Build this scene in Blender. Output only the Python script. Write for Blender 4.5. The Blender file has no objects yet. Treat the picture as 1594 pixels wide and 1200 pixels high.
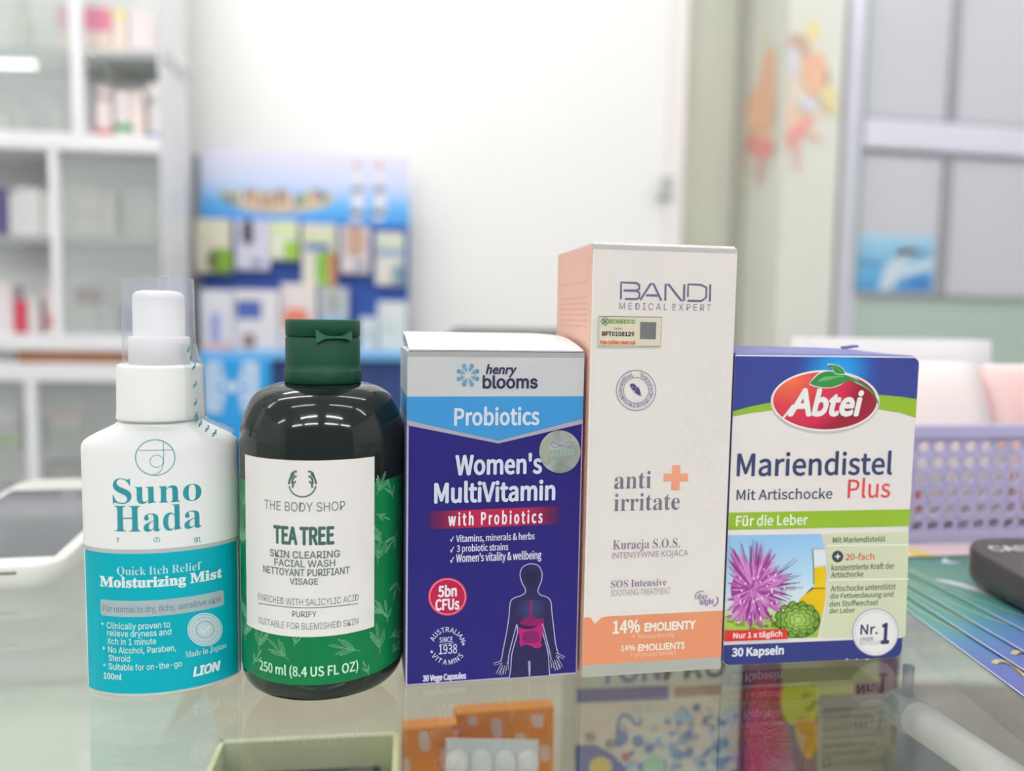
import bpy, bmesh, math, random
import numpy as np
from mathutils import Vector, Matrix
from mathutils.geometry import tessellate_polygon
random.seed(7)
SC = bpy.context.scene
COL = SC.collection

# ------------------------------------------------------------------ camera
FPX = 1232.1
PITCH, ROLL, HEAD, EYE = math.radians(4.9008), math.radians(0.9813), math.radians(10.2), 0.138
_cp, _sp, _cr, _sr = math.cos(PITCH), math.sin(PITCH), math.cos(ROLL), math.sin(ROLL)
_rz = Matrix.Rotation(-HEAD, 3, 'Z')
_r0, _u0 = Vector((1, 0, 0)), Vector((0, _sp, _cp))
FW = _rz @ Vector((0, _cp, -_sp))
RT = _rz @ (_cr * _r0 + _sr * _u0)
UP = _rz @ (-_sr * _r0 + _cr * _u0)
EYEP = Vector((0, 0, EYE))
cam = bpy.data.cameras.new('camera')
camo = bpy.data.objects.new('camera', cam)
COL.objects.link(camo)
camo.matrix_world = Matrix(((RT.x, UP.x, -FW.x, 0), (RT.y, UP.y, -FW.y, 0), (RT.z, UP.z, -FW.z, EYE), (0, 0, 0, 1)))
cam.sensor_width = 36
cam.lens = FPX / 1594 * 36
cam.clip_start = 0.01
cam.dof.use_dof = True
cam.dof.focus_distance = 0.292
cam.dof.aperture_fstop = 5.0
SC.camera = camo

# ------------------------------------------------------------------ world and exposure
SC.view_settings.view_transform = 'Standard'
SC.view_settings.look = 'None'
SC.view_settings.gamma = 1
SC.view_settings.use_curve_mapping = False
SC.view_settings.exposure = 0.20
W = bpy.data.worlds.new('world')
SC.world = W
W.use_nodes = True
W.node_tree.nodes['Background'].inputs[0].default_value = (0.90, 0.95, 1.0, 1)
W.node_tree.nodes['Background'].inputs[1].default_value = 0.3

CEIL, FLOOR, BACK = 1.95, -0.95, 2.75

def lin(c):
    c = c / 255.0
    return c / 12.92 if c <= 0.04045 else ((c + 0.055) / 1.055) ** 2.4

# ------------------------------------------------------------------ pixel helpers (photo pixel -> point in the place)
def ray(px, py):
    return RT * ((px - 797) / FPX) - UP * ((py - 600) / FPX) + FW
def at(px, py, Y):
    d = ray(px, py)
    return EYEP + d * (Y / d.y)
def onz(px, py, z=0.0):
    d = ray(px, py)
    return EYEP + d * ((z - EYE) / d.z)

# ------------------------------------------------------------------ materials
MATS = {}
def mat(name, rgb, rough=0.5, metal=0.0, coat=0.0, bump=0.0, bscale=400.0, spec=0.5, k=1.0, mottle=0.0):
    key = (name, tuple(rgb), rough, metal, coat, bump, k, spec)
    if key in MATS:
        return MATS[key]
    m = bpy.data.materials.new(name)
    m.use_nodes = True
    nt = m.node_tree
    b = nt.nodes['Principled BSDF']
    col = tuple(min(0.93, lin(c) * k) for c in rgb)
    b.inputs['Base Color'].default_value = (*col, 1)
    b.inputs['Roughness'].default_value = rough
    b.inputs['Metallic'].default_value = metal
    b.inputs['Coat Weight'].default_value = coat
    b.inputs['Coat Roughness'].default_value = 0.05
    b.inputs['Specular IOR Level'].default_value = spec
    if bump or mottle:
        tc = nt.nodes.new('ShaderNodeTexCoord')
        nz = nt.nodes.new('ShaderNodeTexNoise')
        nz.inputs['Scale'].default_value = bscale
        nz.inputs['Detail'].default_value = 3
        nt.links.new(tc.outputs['Object'], nz.inputs['Vector'])
        if bump:
            bp = nt.nodes.new('ShaderNodeBump')
            bp.inputs['Strength'].default_value = bump
            bp.inputs['Distance'].default_value = 0.0005
            nt.links.new(nz.outputs['Fac'], bp.inputs['Height'])
            nt.links.new(bp.outputs['Normal'], b.inputs['Normal'])
        if mottle:
            rp = nt.nodes.new('ShaderNodeValToRGB')
            rp.color_ramp.elements[0].color = (*[c * (1 - mottle) for c in col], 1)
            rp.color_ramp.elements[1].color = (*[min(1, c * (1 + mottle)) for c in col], 1)
            rp.color_ramp.elements[0].position = 0.35
            rp.color_ramp.elements[1].position = 0.65
            nt.links.new(nz.outputs['Fac'], rp.inputs['Fac'])
            nt.links.new(rp.outputs['Color'], b.inputs['Base Color'])
    MATS[key] = m
    return m

KP = 1.17   # card white photographs a little darker than it is
def ink(rgb, rough=0.45):
    return mat('ink', rgb, rough, k=KP, spec=0.22)

def grad_mat(name, kind, stops, a, b, rough=0.4, k=KP):
    """printed gradient. kind 'radial': a=(x,z) centre, b=(rx,rz); kind 'linear': from point a to point b, in the part's own metres (x,z)."""
    m = bpy.data.materials.new(name)
    m.use_nodes = True
    nt = m.node_tree
    bs = nt.nodes['Principled BSDF']
    bs.inputs['Roughness'].default_value = rough
    bs.inputs['Specular IOR Level'].default_value = 0.25
    tc = nt.nodes.new('ShaderNodeTexCoord')
    sx = nt.nodes.new('ShaderNodeSeparateXYZ')
    nt.links.new(tc.outputs['Object'], sx.inputs[0])
    def math_(op, i0, i1):
        n = nt.nodes.new('ShaderNodeMath'); n.operation = op
        for i, v in enumerate((i0, i1)):
            if isinstance(v, (int, float)): n.inputs[i].default_value = v
            elif v is not None: nt.links.new(v, n.inputs[i])
        return n.outputs[0]
    X, Z = sx.outputs[0], sx.outputs[2]
    if kind == 'planar':
        Z = sx.outputs[1]
    if kind == 'radial':
        u = math_('DIVIDE', math_('SUBTRACT', X, a[0]), b[0])
        v = math_('DIVIDE', math_('SUBTRACT', Z, a[1]), b[1])
        t = math_('SQRT', math_('ADD', math_('MULTIPLY', u, u), math_('MULTIPLY', v, v)), None)
    else:
        dx, dz = b[0] - a[0], b[1] - a[1]
        L = dx * dx + dz * dz
        t = math_('ADD', math_('MULTIPLY', math_('SUBTRACT', X, a[0]), dx / L), math_('MULTIPLY', math_('SUBTRACT', Z, a[1]), dz / L))
    rp = nt.nodes.new('ShaderNodeValToRGB')
    els = rp.color_ramp.elements
    while len(els) < len(stops):
        els.new(0.5)
    for e, (p, c) in zip(els, stops):
        e.position = p
        e.color = (*[min(.93, lin(x) * k) for x in c], 1)
    nt.links.new(t, rp.inputs['Fac'])
    nt.links.new(rp.outputs['Color'], bs.inputs['Base Color'])
    return m

def clear_mat(name, tint, haze=0.0, haze_rgb=(255, 255, 255), rough=0.0, ior=1.5):
    """thin clear sheet: light passes straight through, the surface mirrors by Fresnel"""
    m = bpy.data.materials.new(name)
    m.use_nodes = True
    nt = m.node_tree
    nt.nodes.clear()
    out = nt.nodes.new('ShaderNodeOutputMaterial')
    tr = nt.nodes.new('ShaderNodeBsdfTransparent')
    tr.inputs[0].default_value = (*tint, 1)
    gl = nt.nodes.new('ShaderNodeBsdfGlossy')
    gl.inputs['Roughness'].default_value = rough
    fr = nt.nodes.new('ShaderNodeFresnel')
    # the sheet does not bend the ray, so both of its faces mirror like the outer one
    ge = nt.nodes.new('ShaderNodeNewGeometry')
    ma = nt.nodes.new('ShaderNodeMath'); ma.operation = 'MULTIPLY_ADD'
    ma.inputs[1].default_value = 1 / ior - ior
    ma.inputs[2].default_value = ior
    nt.links.new(ge.outputs['Backfacing'], ma.inputs[0])
    nt.links.new(ma.outputs[0], fr.inputs[0])
    mx = nt.nodes.new('ShaderNodeMixShader')
    base = tr.outputs[0]
    if haze:
        df = nt.nodes.new('ShaderNodeBsdfDiffuse')
        df.inputs[0].default_value = (*[lin(c) for c in haze_rgb], 1)
        m2 = nt.nodes.new('ShaderNodeMixShader')
        m2.inputs[0].default_value = haze
        nt.links.new(tr.outputs[0], m2.inputs[1])
        nt.links.new(df.outputs[0], m2.inputs[2])
        base = m2.outputs[0]
    nt.links.new(fr.outputs[0], mx.inputs[0])
    nt.links.new(base, mx.inputs[1])
    nt.links.new(gl.outputs[0], mx.inputs[2])
    nt.links.new(mx.outputs[0], out.inputs[0])
    return m

def emit_mat(name, rgb, strength):
    m = bpy.data.materials.new(name)
    m.use_nodes = True
    b = m.node_tree.nodes['Principled BSDF']
    b.inputs['Base Color'].default_value = (.9, .9, .9, 1)
    b.inputs['Emission Color'].default_value = (*[lin(c) for c in rgb], 1)
    b.inputs['Emission Strength'].default_value = strength
    return m

# ------------------------------------------------------------------ mesh builder
class MB:
    def __init__(self):
        self.v, self.f, self.mi, self.mats, self.sm = [], [], [], [], []
    def m(self, material):
        if material not in self.mats:
            self.mats.append(material)
        return self.mats.index(material)
    def add(self, verts, faces, material, smooth=False):
        o = len(self.v)
        self.v += [tuple(p) for p in verts]
        i = self.m(material)
        for f in faces:
            self.f.append([o + q for q in f]); self.mi.append(i); self.sm.append(smooth)
        return self
    def bm(self, bm, material, smooth=False, mats=None):
        bm.verts.index_update()
        o = len(self.v)
        self.v += [tuple(p.co) for p in bm.verts]
        for f in bm.faces:
            mm = mats(f) if mats else material
            self.f.append([o + q.index for q in f.verts]); self.mi.append(self.m(mm)); self.sm.append(smooth)
        bm.free()
        return self
    def box(self, c, s, material, bev=0.0, rot=None, mats=None, seg=2):
        bm = bmesh.new()
        bmesh.ops.create_cube(bm, size=1)
        bmesh.ops.scale(bm, vec=s, verts=bm.verts)
        if bev:
            bmesh.ops.bevel(bm, geom=list(bm.edges), offset=bev, segments=seg, profile=0.5, affect='EDGES')
        if rot is not None:
            bmesh.ops.rotate(bm, matrix=rot, verts=bm.verts)
        bmesh.ops.translate(bm, vec=c, verts=bm.verts)
        return self.bm(bm, material, mats=mats)
    def span(self, a, b, material, bev=0.0, mats=None):
        c = [(p + q) / 2 for p, q in zip(a, b)]
        s = [abs(q - p) for p, q in zip(a, b)]
        return self.box(c, s, material, bev, mats=mats)
    def lathe(self, prof, material, n=64, c=(0, 0, 0), sx=1, sy=1, ripple=None, a0=0.0, a1=2 * math.pi):
        full = abs(a1 - a0 - 2 * math.pi) < 1e-6
        cols = n if full else n + 1
        vs, fs = [], []
        for r, z in prof:
            for j in range(cols):
                a = a0 + (a1 - a0) * j / n
                rr = r * (1 + (ripple(a, z) if ripple else 0))
                vs.append((c[0] + rr * math.cos(a) * sx, c[1] + rr * math.sin(a) * sy, c[2] + z))
        for i in range(len(prof) - 1):
            for j in range(n):
                k = (j + 1) % cols if full else j + 1
                fs.append([i * cols + j, i * cols + k, (i + 1) * cols + k, (i + 1) * cols + j])
        return self.add(vs, fs, material, True)
    def tube(self, pts, r, material, n=8, caps=True):
        pts = [Vector(p) for p in pts]
        vs, fs = [], []
        for i, p in enumerate(pts):
            t = (pts[min(i + 1, len(pts) - 1)] - pts[max(i - 1, 0)]).normalized()
            a = t.cross(Vector((0, 0, 1)) if abs(t.z) < .9 else Vector((1, 0, 0))).normalized()
            b = t.cross(a)
            for j in range(n):
                q = 2 * math.pi * j / n
                vs.append(p + (a * math.cos(q) + b * math.sin(q)) * r)
        for i in range(len(pts) - 1):
            for j in range(n):
                k = (j + 1) % n
                fs.append([i * n + j, i * n + k, (i + 1) * n + k, (i + 1) * n + j])
        if caps:
            fs.append(list(range(n))[::-1]); fs.append([(len(pts) - 1) * n + j for j in range(n)])
        return self.add(vs, fs, material, True)
    def build(self, name, parent=None, loc=None, rz=0.0, sharp=None):
        me = bpy.data.meshes.new(name)
        me.from_pydata(self.v, [], self.f)
        for m in self.mats:
            me.materials.append(m)
        me.polygons.foreach_set('material_index', self.mi)
        me.polygons.foreach_set('use_smooth', self.sm)
        me.update()
        if sharp:
            me.set_sharp_from_angle(angle=math.radians(sharp))
        o = bpy.data.objects.new(name, me)
        COL.objects.link(o)
        if parent:
            o.parent = parent
        if loc is not None:
            o.location = loc
        o.rotation_euler = (0, 0, rz)
        return o

def thing(name, label, cat, loc=(0, 0, 0), rz=0.0, group=None):
    o = bpy.data.objects.new(name, None)
    o.empty_display_size = 0.02
    COL.objects.link(o)
    o.location = loc
    o.rotation_euler = (0, 0, rz)
    o['label'] = label
    o['category'] = cat
    if group:
        o['group'] = group
    return o
def tag(o, label, cat, group=None):
    o['label'] = label
    o['category'] = cat
    if group:
        o['group'] = group
    return o
def struct(o):
    o['kind'] = 'structure'
    return o

# ------------------------------------------------------------------ lettering
import os
FD = os.path.join(bpy.utils.resource_path('LOCAL'), 'datafiles', 'fonts')
FONTS = {}
def font(k):
    fn = {'I': 'Inter.woff2', 'M': 'NotoSansMath-Regular.woff2', 'C': 'Noto Sans CJK Regular.woff2', 'H': 'NotoSansHebrew-Regular.woff2'}.get(k)
    if not fn:
        return None
    if k not in FONTS:
        try:
            FONTS[k] = bpy.data.fonts.load(os.path.join(FD, fn))
        except Exception:
            FONTS[k] = None
    return FONTS[k]
def serif(s):
    r = ''
    for ch in s:
        if 'A' <= ch <= 'Z': r += chr(0x1D400 + ord(ch) - 65)
        elif 'a' <= ch <= 'z': r += chr(0x1D41A + ord(ch) - 97)
        elif '0' <= ch <= '9': r += chr(0x1D7CE + ord(ch) - 48)
        else: r += ch
    return r
GLY = {}
def glyphs(s, fk='B', off=0.0, sp=1.0):
    """flat triangulated letters: (verts Nx2, faces)"""
    key = (s, fk, off, sp)
    if key in GLY:
        return GLY[key]
    c = bpy.data.curves.new('lettering', 'FONT')
    c.resolution_u = 3
    if fk == 'S':
        c.body = serif(s); f = font('M')
        if f is None: c.body = s
    else:
        c.body = s; f = font(fk)
    if f: c.font = f
    c.offset = off
    c.space_character = sp
    o = bpy.data.objects.new('lettering', c)
    COL.objects.link(o)
    dg = bpy.context.evaluated_depsgraph_get()
    me = bpy.data.meshes.new_from_object(o.evaluated_get(dg))
    v = np.array([(p.co.x, p.co.y) for p in me.vertices]) if len(me.vertices) else np.zeros((0, 2))
    fs = [list(p.vertices) for p in me.polygons]
    bpy.data.objects.remove(o); bpy.data.curves.remove(c); bpy.data.meshes.remove(me)
    GLY[key] = (v, fs)
    return GLY[key]

# ------------------------------------------------------------------ printing on surfaces
EPS = 0.00005
class Plane:
    """front face of a carton standing at loc with yaw rz; u = x, v = z in the carton's frame"""
    step = None
    def __init__(self, loc, rz, y):
        self.R = Matrix.Rotation(-rz, 3, 'Z'); self.loc = Vector(loc); self.y = y
    def inv(self, px, py):
        o = self.R @ (EYEP - self.loc); d = self.R @ ray(px, py)
        p = o + d * ((self.y - o.y) / d.y)
        return (p.x, p.z)
    def pt(self, u, v, off):
        return (u, self.y - off, v)
class Face(Plane):
    """like Plane, for cartons whose foot is out of the picture: print never runs past the foot"""
    vmin = .0012
    def inv(self, px, py):
        u, v = Plane.inv(self, px, py)
        return (u, max(v, self.vmin))
class Cyl:
    step = 0.002
    def __init__(self, loc, r, ymul=1):
        self.loc = Vector(loc); self.r = r
    def inv(self, px, py):
        o = EYEP - self.loc; d = ray(px, py)
        a = d.x ** 2 + d.y ** 2; b = o.x * d.x + o.y * d.y; c = o.x ** 2 + o.y ** 2 - self.r ** 2
        disc = max(0.0, b * b - a * c)
        t = (-b - math.sqrt(disc)) / a
        p = o + d * t
        return (self.r * math.atan2(p.x, -p.y), p.z)
    def pt(self, u, v, off):
        a = u / self.r
        return ((self.r + off) * math.sin(a), -(self.r + off) * math.cos(a), v)
class Lens:
    """front of an oval bottle: y = -b(1-(x/a)^2)^q"""
    step = 0.0015
    def __init__(self, loc, rz, a, b, q):
        self.R = Matrix.Rotation(-rz, 3, 'Z'); self.loc = Vector(loc); self.a, self.b, self.q = a, b, q
    def y(self, x):
        return -self.b * max(0.0, 1 - (x / self.a) ** 2) ** self.q
    def inv(self, px, py):
        o = self.R @ (EYEP - self.loc); d = self.R @ ray(px, py)
        y = -self.b * 0.8
        for _ in range(40):
            p = o + d * ((y - o.y) / d.y)
            x = max(-self.a * .995, min(self.a * .995, p.x))
            y = 0.5 * y + 0.5 * self.y(x)
        p = o + d * ((y - o.y) / d.y)
        return (max(-self.a * .995, min(self.a * .995, p.x)), p.z)
    def pt(self, u, v, off):
        h = 1e-5
        u = max(-self.a * .999, min(self.a * .999, u))
        s = (self.y(u + h) - self.y(u - h)) / (2 * h)
        n = Vector((s, -1)).normalized()
        return (u + n.x * off, self.y(u) + n.y * off, v)

def smooth_pts(pts, n=6, closed=True):
    out = []
    N = len(pts)
    rng = range(N if closed else N - 1)
    g = (lambda i: pts[i % N]) if closed else (lambda i: pts[max(0, min(N - 1, i))])
    for i in rng:
        p0, p1, p2, p3 = g(i - 1), g(i), g(i + 1), g(i + 2)
        for j in range(n):
            t = j / n
            out.append(tuple(0.5 * (2 * b + (c - a) * t + (2 * a - 5 * b + 4 * c - d) * t * t + (3 * b - a - 3 * c + d) * t ** 3) for a, b, c, d in zip(p0, p1, p2, p3)))
    if not closed:
        out.append(tuple(pts[-1]))
    return out

class Print:
    def __init__(self, surf, mb, k=ink, base=0):
        self.s, self.mb, self.k, self.base, self.n = surf, mb, k, base, 0
    def M(self, col):
        return col if not isinstance(col, tuple) else self.k(col)
    def uv(self, pts):
        return [self.s.inv(*p) for p in pts]
    def put(self, v2, faces, col, layer):
        """2-D mesh in the surface's own metres -> onto the surface"""
        if self.s.step and len(v2):
            bm = bmesh.new()
            vs = [bm.verts.new((p[0], p[1], 0)) for p in v2]
            for f in faces:
                try: bm.faces.new([vs[i] for i in f])
                except ValueError: pass
            us = [p[0] for p in v2]
            k = math.floor(min(us) / self.s.step) + 1
            while k * self.s.step < max(us):
                bmesh.ops.bisect_plane(bm, geom=bm.verts[:] + bm.edges[:] + bm.faces[:], plane_co=(k * self.s.step, 0, 0), plane_no=(1, 0, 0))
                k += 1
            bm.verts.index_update()
            v2 = [(p.co.x, p.co.y) for p in bm.verts]
            faces = [[q.index for q in f.verts] for f in bm.faces]
            bm.free()
        self.n += 1
        off = EPS * (layer + 1 + self.base) + (self.n % 24) * 1.6e-6
        fl = []
        for f in faces:   # face the viewer
            a = sum(v2[f[i]][0] * v2[f[(i + 1) % len(f)]][1] - v2[f[(i + 1) % len(f)]][0] * v2[f[i]][1] for i in range(len(f)))
            fl.append(list(f) if a > 0 else list(f)[::-1])
        self.mb.add([self.s.pt(p[0], p[1], off) for p in v2], fl, self.M(col))
    def fill_uv(self, p2, col, layer):
        tri = tessellate_polygon([[Vector((a, b, 0)) for a, b in p2]])
        self.put(p2, [list(t) for t in tri], col, layer)
    def fill(self, pts, col, layer, smooth=0):
        if smooth: pts = smooth_pts(pts, smooth)
        self.fill_uv(self.uv(pts), col, layer)
    def ell(self, cx, cy, rx, ry, col, layer, n=40):
        self.fill([(cx + rx * math.cos(2 * math.pi * i / n), cy + ry * math.sin(2 * math.pi * i / n)) for i in range(n)], col, layer)
    def stroke(self, pts, w, col, layer, closed=False, smooth=0):
        """w in pixels of the photo"""
        if smooth: pts = smooth_pts(pts, smooth, closed)
        p = [Vector(q) for q in self.uv(pts)]
        a, b = Vector(self.s.inv(pts[0][0] - w / 2, pts[0][1])), Vector(self.s.inv(pts[0][0] + w / 2, pts[0][1]))
        h = max(1e-6, (b - a).length / 2)
        n = len(p)
        L, R = [], []
        for i in range(n):
            q0 = p[(i - 1) % n] if closed else p[max(0, i - 1)]
            q1 = p[(i + 1) % n] if closed else p[min(n - 1, i + 1)]
            t = q1 - q0
            if t.length < 1e-9: t = Vector((1, 0))
            t.normalize()
            nn = Vector((-t.y, t.x))
            L.append(p[i] + nn * h); R.append(p[i] - nn * h)
        v2 = [tuple(q) for q in L + R]
        fs = []
        for i in range(n if closed else n - 1):
            j = (i + 1) % n
            fs.append([i, j, n + j, n + i])
        self.put(v2, fs, col, layer)
    def ring(self, cx, cy, rx, ry, w, col, layer, a0=0, a1=360, n=48):
        full = a1 - a0 >= 360
        m = n if full else n + 1
        pts = [(cx + rx * math.cos(math.radians(a0 + (a1 - a0) * i / n)), cy + ry * math.sin(math.radians(a0 + (a1 - a0) * i / n))) for i in range(m)]
        self.stroke(pts, w, col, layer, closed=full)
    def text(self, s, x0, y0, x1, y1, col, layer, f='B', bold=0.0, shear=0.0, off=0.0, sp=1.0):
        """ink box (x0,y0)-(x1,y1) in photo pixels at the middle of the line"""
        v, fs = glyphs(s, f, off, sp)
        if not len(v): return
        v = v.copy()
        v[:, 0] += v[:, 1] * shear
        H = v[:, 1].max() - v[:, 1].min()
        b = bold * H
        ym, xm = (y0 + y1) / 2, (x0 + x1) / 2
        ua, ub = self.s.inv(x0, ym)[0], self.s.inv(x1, ym)[0]
        va, vb = self.s.inv(xm, y1)[1], self.s.inv(xm, y0)[1]
        lo, hi = v.min(0) - b, v.max(0) + b
        sc = np.array([(ub - ua) / (hi[0] - lo[0]), (vb - va) / (hi[1] - lo[1])])
        if b:
            # same stroke gain in both directions, measured on the surface
            g = b * sc[1]
            q = 0.7
            shifts = [(g, 0), (-g, 0), (0, g), (0, -g), (g * q, g * q), (-g * q, g * q), (g * q, -g * q), (-g * q, -g * q)]
        else:
            shifts = [(0, 0)]
        base = (v - lo) * sc + np.array([ua, va])
        for dx, dy in shifts:
            self.put([tuple(p) for p in base + np.array([dx, dy])], fs, col, layer)
    def arc(self, s, cx, cy, r, h, amid, col, layer, f='B', bold=0.0, flip=False, spread=1.0, span=None):
        """text on a circle round (cx,cy) px, cap height h px; amid = middle of the text in degrees clockwise from the top"""
        widths, gl = [], []
        ref = glyphs('H', f)[0]
        H = ref[:, 1].max()
        for ch in s:
            if ch == ' ':
                widths.append(0.30 * h); gl.append(None); continue
            v, fs = glyphs(ch, f)
            widths.append((v[:, 0].max() - v[:, 0].min()) / H * h + 0.16 * h); gl.append((v, fs))
        tot = sum(widths) * spread
        if span: spread = math.radians(span) * r / sum(widths); tot = sum(widths) * spread
        a = math.radians(amid) + (tot / 2 / r if flip else -tot / 2 / r)
        u0, v0 = self.s.inv(cx, cy)
        ux = Vector(self.s.inv(cx + 1, cy)) - Vector((u0, v0)); vy = Vector(self.s.inv(cx, cy - 1)) - Vector((u0, v0))
        for w, g in zip(widths, gl):
            w *= spread
            ac = a + (-w / 2 / r if flip else w / 2 / r)
            a += -w / r if flip else w / r
            if g is None: continue
            v, fs = g
            xc = (v[:, 0].max() + v[:, 0].min()) / 2
            loc = np.stack([(v[:, 0] - xc) / H * h, v[:, 1] / H * h], 1)
            if flip:
                loc = np.stack([-loc[:, 0], -loc[:, 1]], 1)
                rr = r + h / 2
            else:
                rr = r - h / 2
            sh = [(0, 0)] if not bold else [(bold * h, 0), (-bold * h, 0), (0, bold * h), (0, -bold * h)]
            for dx, dy in sh:
                rad = rr + loc[:, 1] + dy
                tx = loc[:, 0] + dx
                X = rad * math.sin(ac) + tx * math.cos(ac)
                Y = rad * math.cos(ac) - tx * math.sin(ac)
                pts = [(u0 + ux.x * x + vy.x * y, v0 + ux.y * x + vy.y * y) for x, y in zip(X, Y)]
                self.put(pts, fs, col, layer)
def zm(x0, y0, s):
    return lambda *pts: [(x0 + x / s, y0 + y / s) for x, y in pts]
# lamps (x, y, brightness) along x; unseen, several added to brighten fronts and cabinet
LAMPS = [(-.9, .9, 32), (.9, .9, 20), (-.35, 1.8, 40), (2.3, 1.5, 22), (-.9, -.6, 24), (.9, -.6, 22), (-.9, -2.0, 42), (.9, -2.0, 40),
         (-2.6, .7, 30), (-3.55, -1.6, 30), (2.5, -.6, 22), (-.9, -3.0, 42), (.9, -3.0, 40), (-2.4, -3.0, 42), (2.4, -3.0, 40)]
# ================================================================== THE ROOM
wallm = mat('wall_paint', (246, 245, 242), .6, bump=.15, bscale=60)
white_frame = mat('white_laminate', (238, 238, 240), .35, bump=.04, bscale=200)
alu = mat('aluminium', (212, 211, 222), .38, metal=.35, bump=.03, bscale=300)

XL, XR, YF = -4.4, 3.8, -3.6
PILX, PILY = 1.34, 2.467
fl_ = MB().span((XL, YF, FLOOR - .1), (XR, BACK + .3, FLOOR), mat('floor_tile', (196, 194, 190), .3, bump=.1, bscale=8, mottle=.05))
struct(fl_.build('floor'))
struct(MB().span((XL, YF, CEIL), (XR, BACK + .3, CEIL + .1), mat('ceiling_paint', (240, 240, 238), .7, bump=.1, bscale=30)).build('ceiling'))
wx1 = at(1058, 150, BACK).x
struct(MB().span((XL, BACK, FLOOR), (wx1, BACK + .12, CEIL), wallm).build('wall_back'))
struct(MB().span((XL - .1, YF, FLOOR), (XL, BACK + .3, CEIL), wallm).build('wall_left'))
struct(MB().span((XR, YF, FLOOR), (XR + .1, BACK + .3, CEIL), wallm).build('wall_right'))
door = MB().span((wx1, BACK + .03, FLOOR), (PILX + .02, BACK + .09, CEIL), mat('olive_door_paint', (206, 207, 192), .5, bump=.05, bscale=80))
dj = struct(door.build('door_1'))
jm = MB().span((wx1 - .045, BACK - .03, FLOOR), (wx1 + .012, BACK, CEIL), mat('jamb_paint', (243, 238, 235), .5, bump=.03))
struct(jm.build('trim_1'))
struct(MB().span((PILX - .032, BACK - .02, FLOOR), (PILX, BACK + .03, CEIL), mat('gap_shade_grey', (176, 176, 166), .6, bump=.03)).build('shadow_gap_strip'))  # grey strip stands in for the shadow gap between door and pillar
pxr = at(1306, 250, PILY).x
pil = MB().span((PILX, PILY, FLOOR), (pxr, BACK + .2, CEIL), mat('pillar_paint', (226, 227, 216), .6, bump=.12, bscale=60), .004)
struct(pil.build('wall_pillar'))
# glazed partition
zr1, zr0 = at(1400, 186, PILY).z, at(1400, 231, PILY).z
zf = at(1340, 456, PILY).z
xm0, xm1 = at(1473, 300, PILY).x, at(1486, 300, PILY).x
xp1 = at(1343, 250, PILY).x
win = struct(MB().span((pxr, PILY, FLOOR), (xp1, PILY + .06, CEIL), alu, .004).build('window_1'))
f = MB()
f.span((xp1, PILY, zr0), (XR, PILY + .06, zr1), mat('rail_lavender', (228, 226, 240), .4, bump=.03), .004)
struct(f.build('window_frame', win))
f = MB(); f.span((xm0, PILY + .01, zf), (xm1, PILY + .05, CEIL), mat('mullion_grey', (160, 160, 166), .4, metal=.2, bump=.03), .003)
struct(f.build('window_frame', win))
for za_, zb_ in ((zr1, zr1 + .010), (zr0 - .012, zr0)):
    f = MB(); f.span((xp1, PILY + .008, za_), (XR, PILY + .052, zb_), mat('mullion_grey', (160, 160, 166), .4, metal=.2, bump=.03), .002)  # dark strips paint the shading lines above and below the rail
    struct(f.build('window_frame', win))
f = MB(); f.span((xp1 - .012, PILY - .003, zf), (xp1, PILY + .01, CEIL), mat('glass_edge_green', (142, 164, 160), .3, bump=.02), .001)
struct(f.build('window_frame', win))
f = MB(); f.span((pxr, PILY - .002, FLOOR), (pxr + .016, PILY + .01, CEIL), mat('post_shade_grey', (150, 150, 148), .5, bump=.02), .001)  # grey strip stands in for the shaded gap left of the post
struct(f.build('window_frame', win))
f = MB(); f.span((xp1, PILY + .005, zf - .012), (XR, PILY + .055, zf), mat('mullion_grey', (160, 160, 166), .4, metal=.2, bump=.03), .002)
struct(f.build('window_frame', win))
pane = mat('frosted_grey_glass', (206, 207, 214), .22, bump=.03, bscale=40, coat=.3)
for a, b, c, d in ((xp1, xm0, zr1, CEIL), (xm1, XR, zr1, CEIL), (xp1, xm0, zf, zr0), (xm1, XR, zf, zr0)):
    struct(MB().span((a, PILY + .025, c), (b, PILY + .033, d), pane).build('window_pane', win))
struct(MB().span((xp1 - .015, PILY + .02, FLOOR), (XR, PILY + .04, zf - .012), mat('frosted_green_glass', (180, 198, 186), .3, bump=.03, bscale=40, coat=.2)).build('window_pane', win))

# ceiling lamps: slim tubes in white battens
def ceiling_lamp(x, y, rz, L=1.2, power=26):
    t = thing('ceiling_light', 'unseen slim white tube lamp fixed under the ceiling', 'lamp', (x, y, CEIL), rz, 'tube lamps on the ceiling')
    MB().span((-L / 2 - .02, -.045, -.03), (L / 2 + .02, .045, 0), white_frame, .004).build('batten', t)
    m = MB(); m.tube([(-L / 2, 0, -.052), (L / 2, 0, -.052)], .022, emit_mat('tube_glow', (252, 251, 251), power), 16)
    m.build('tube', t)
    return t
for x, y, pw in LAMPS:
    ceiling_lamp(x, y, 0, power=pw)

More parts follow.
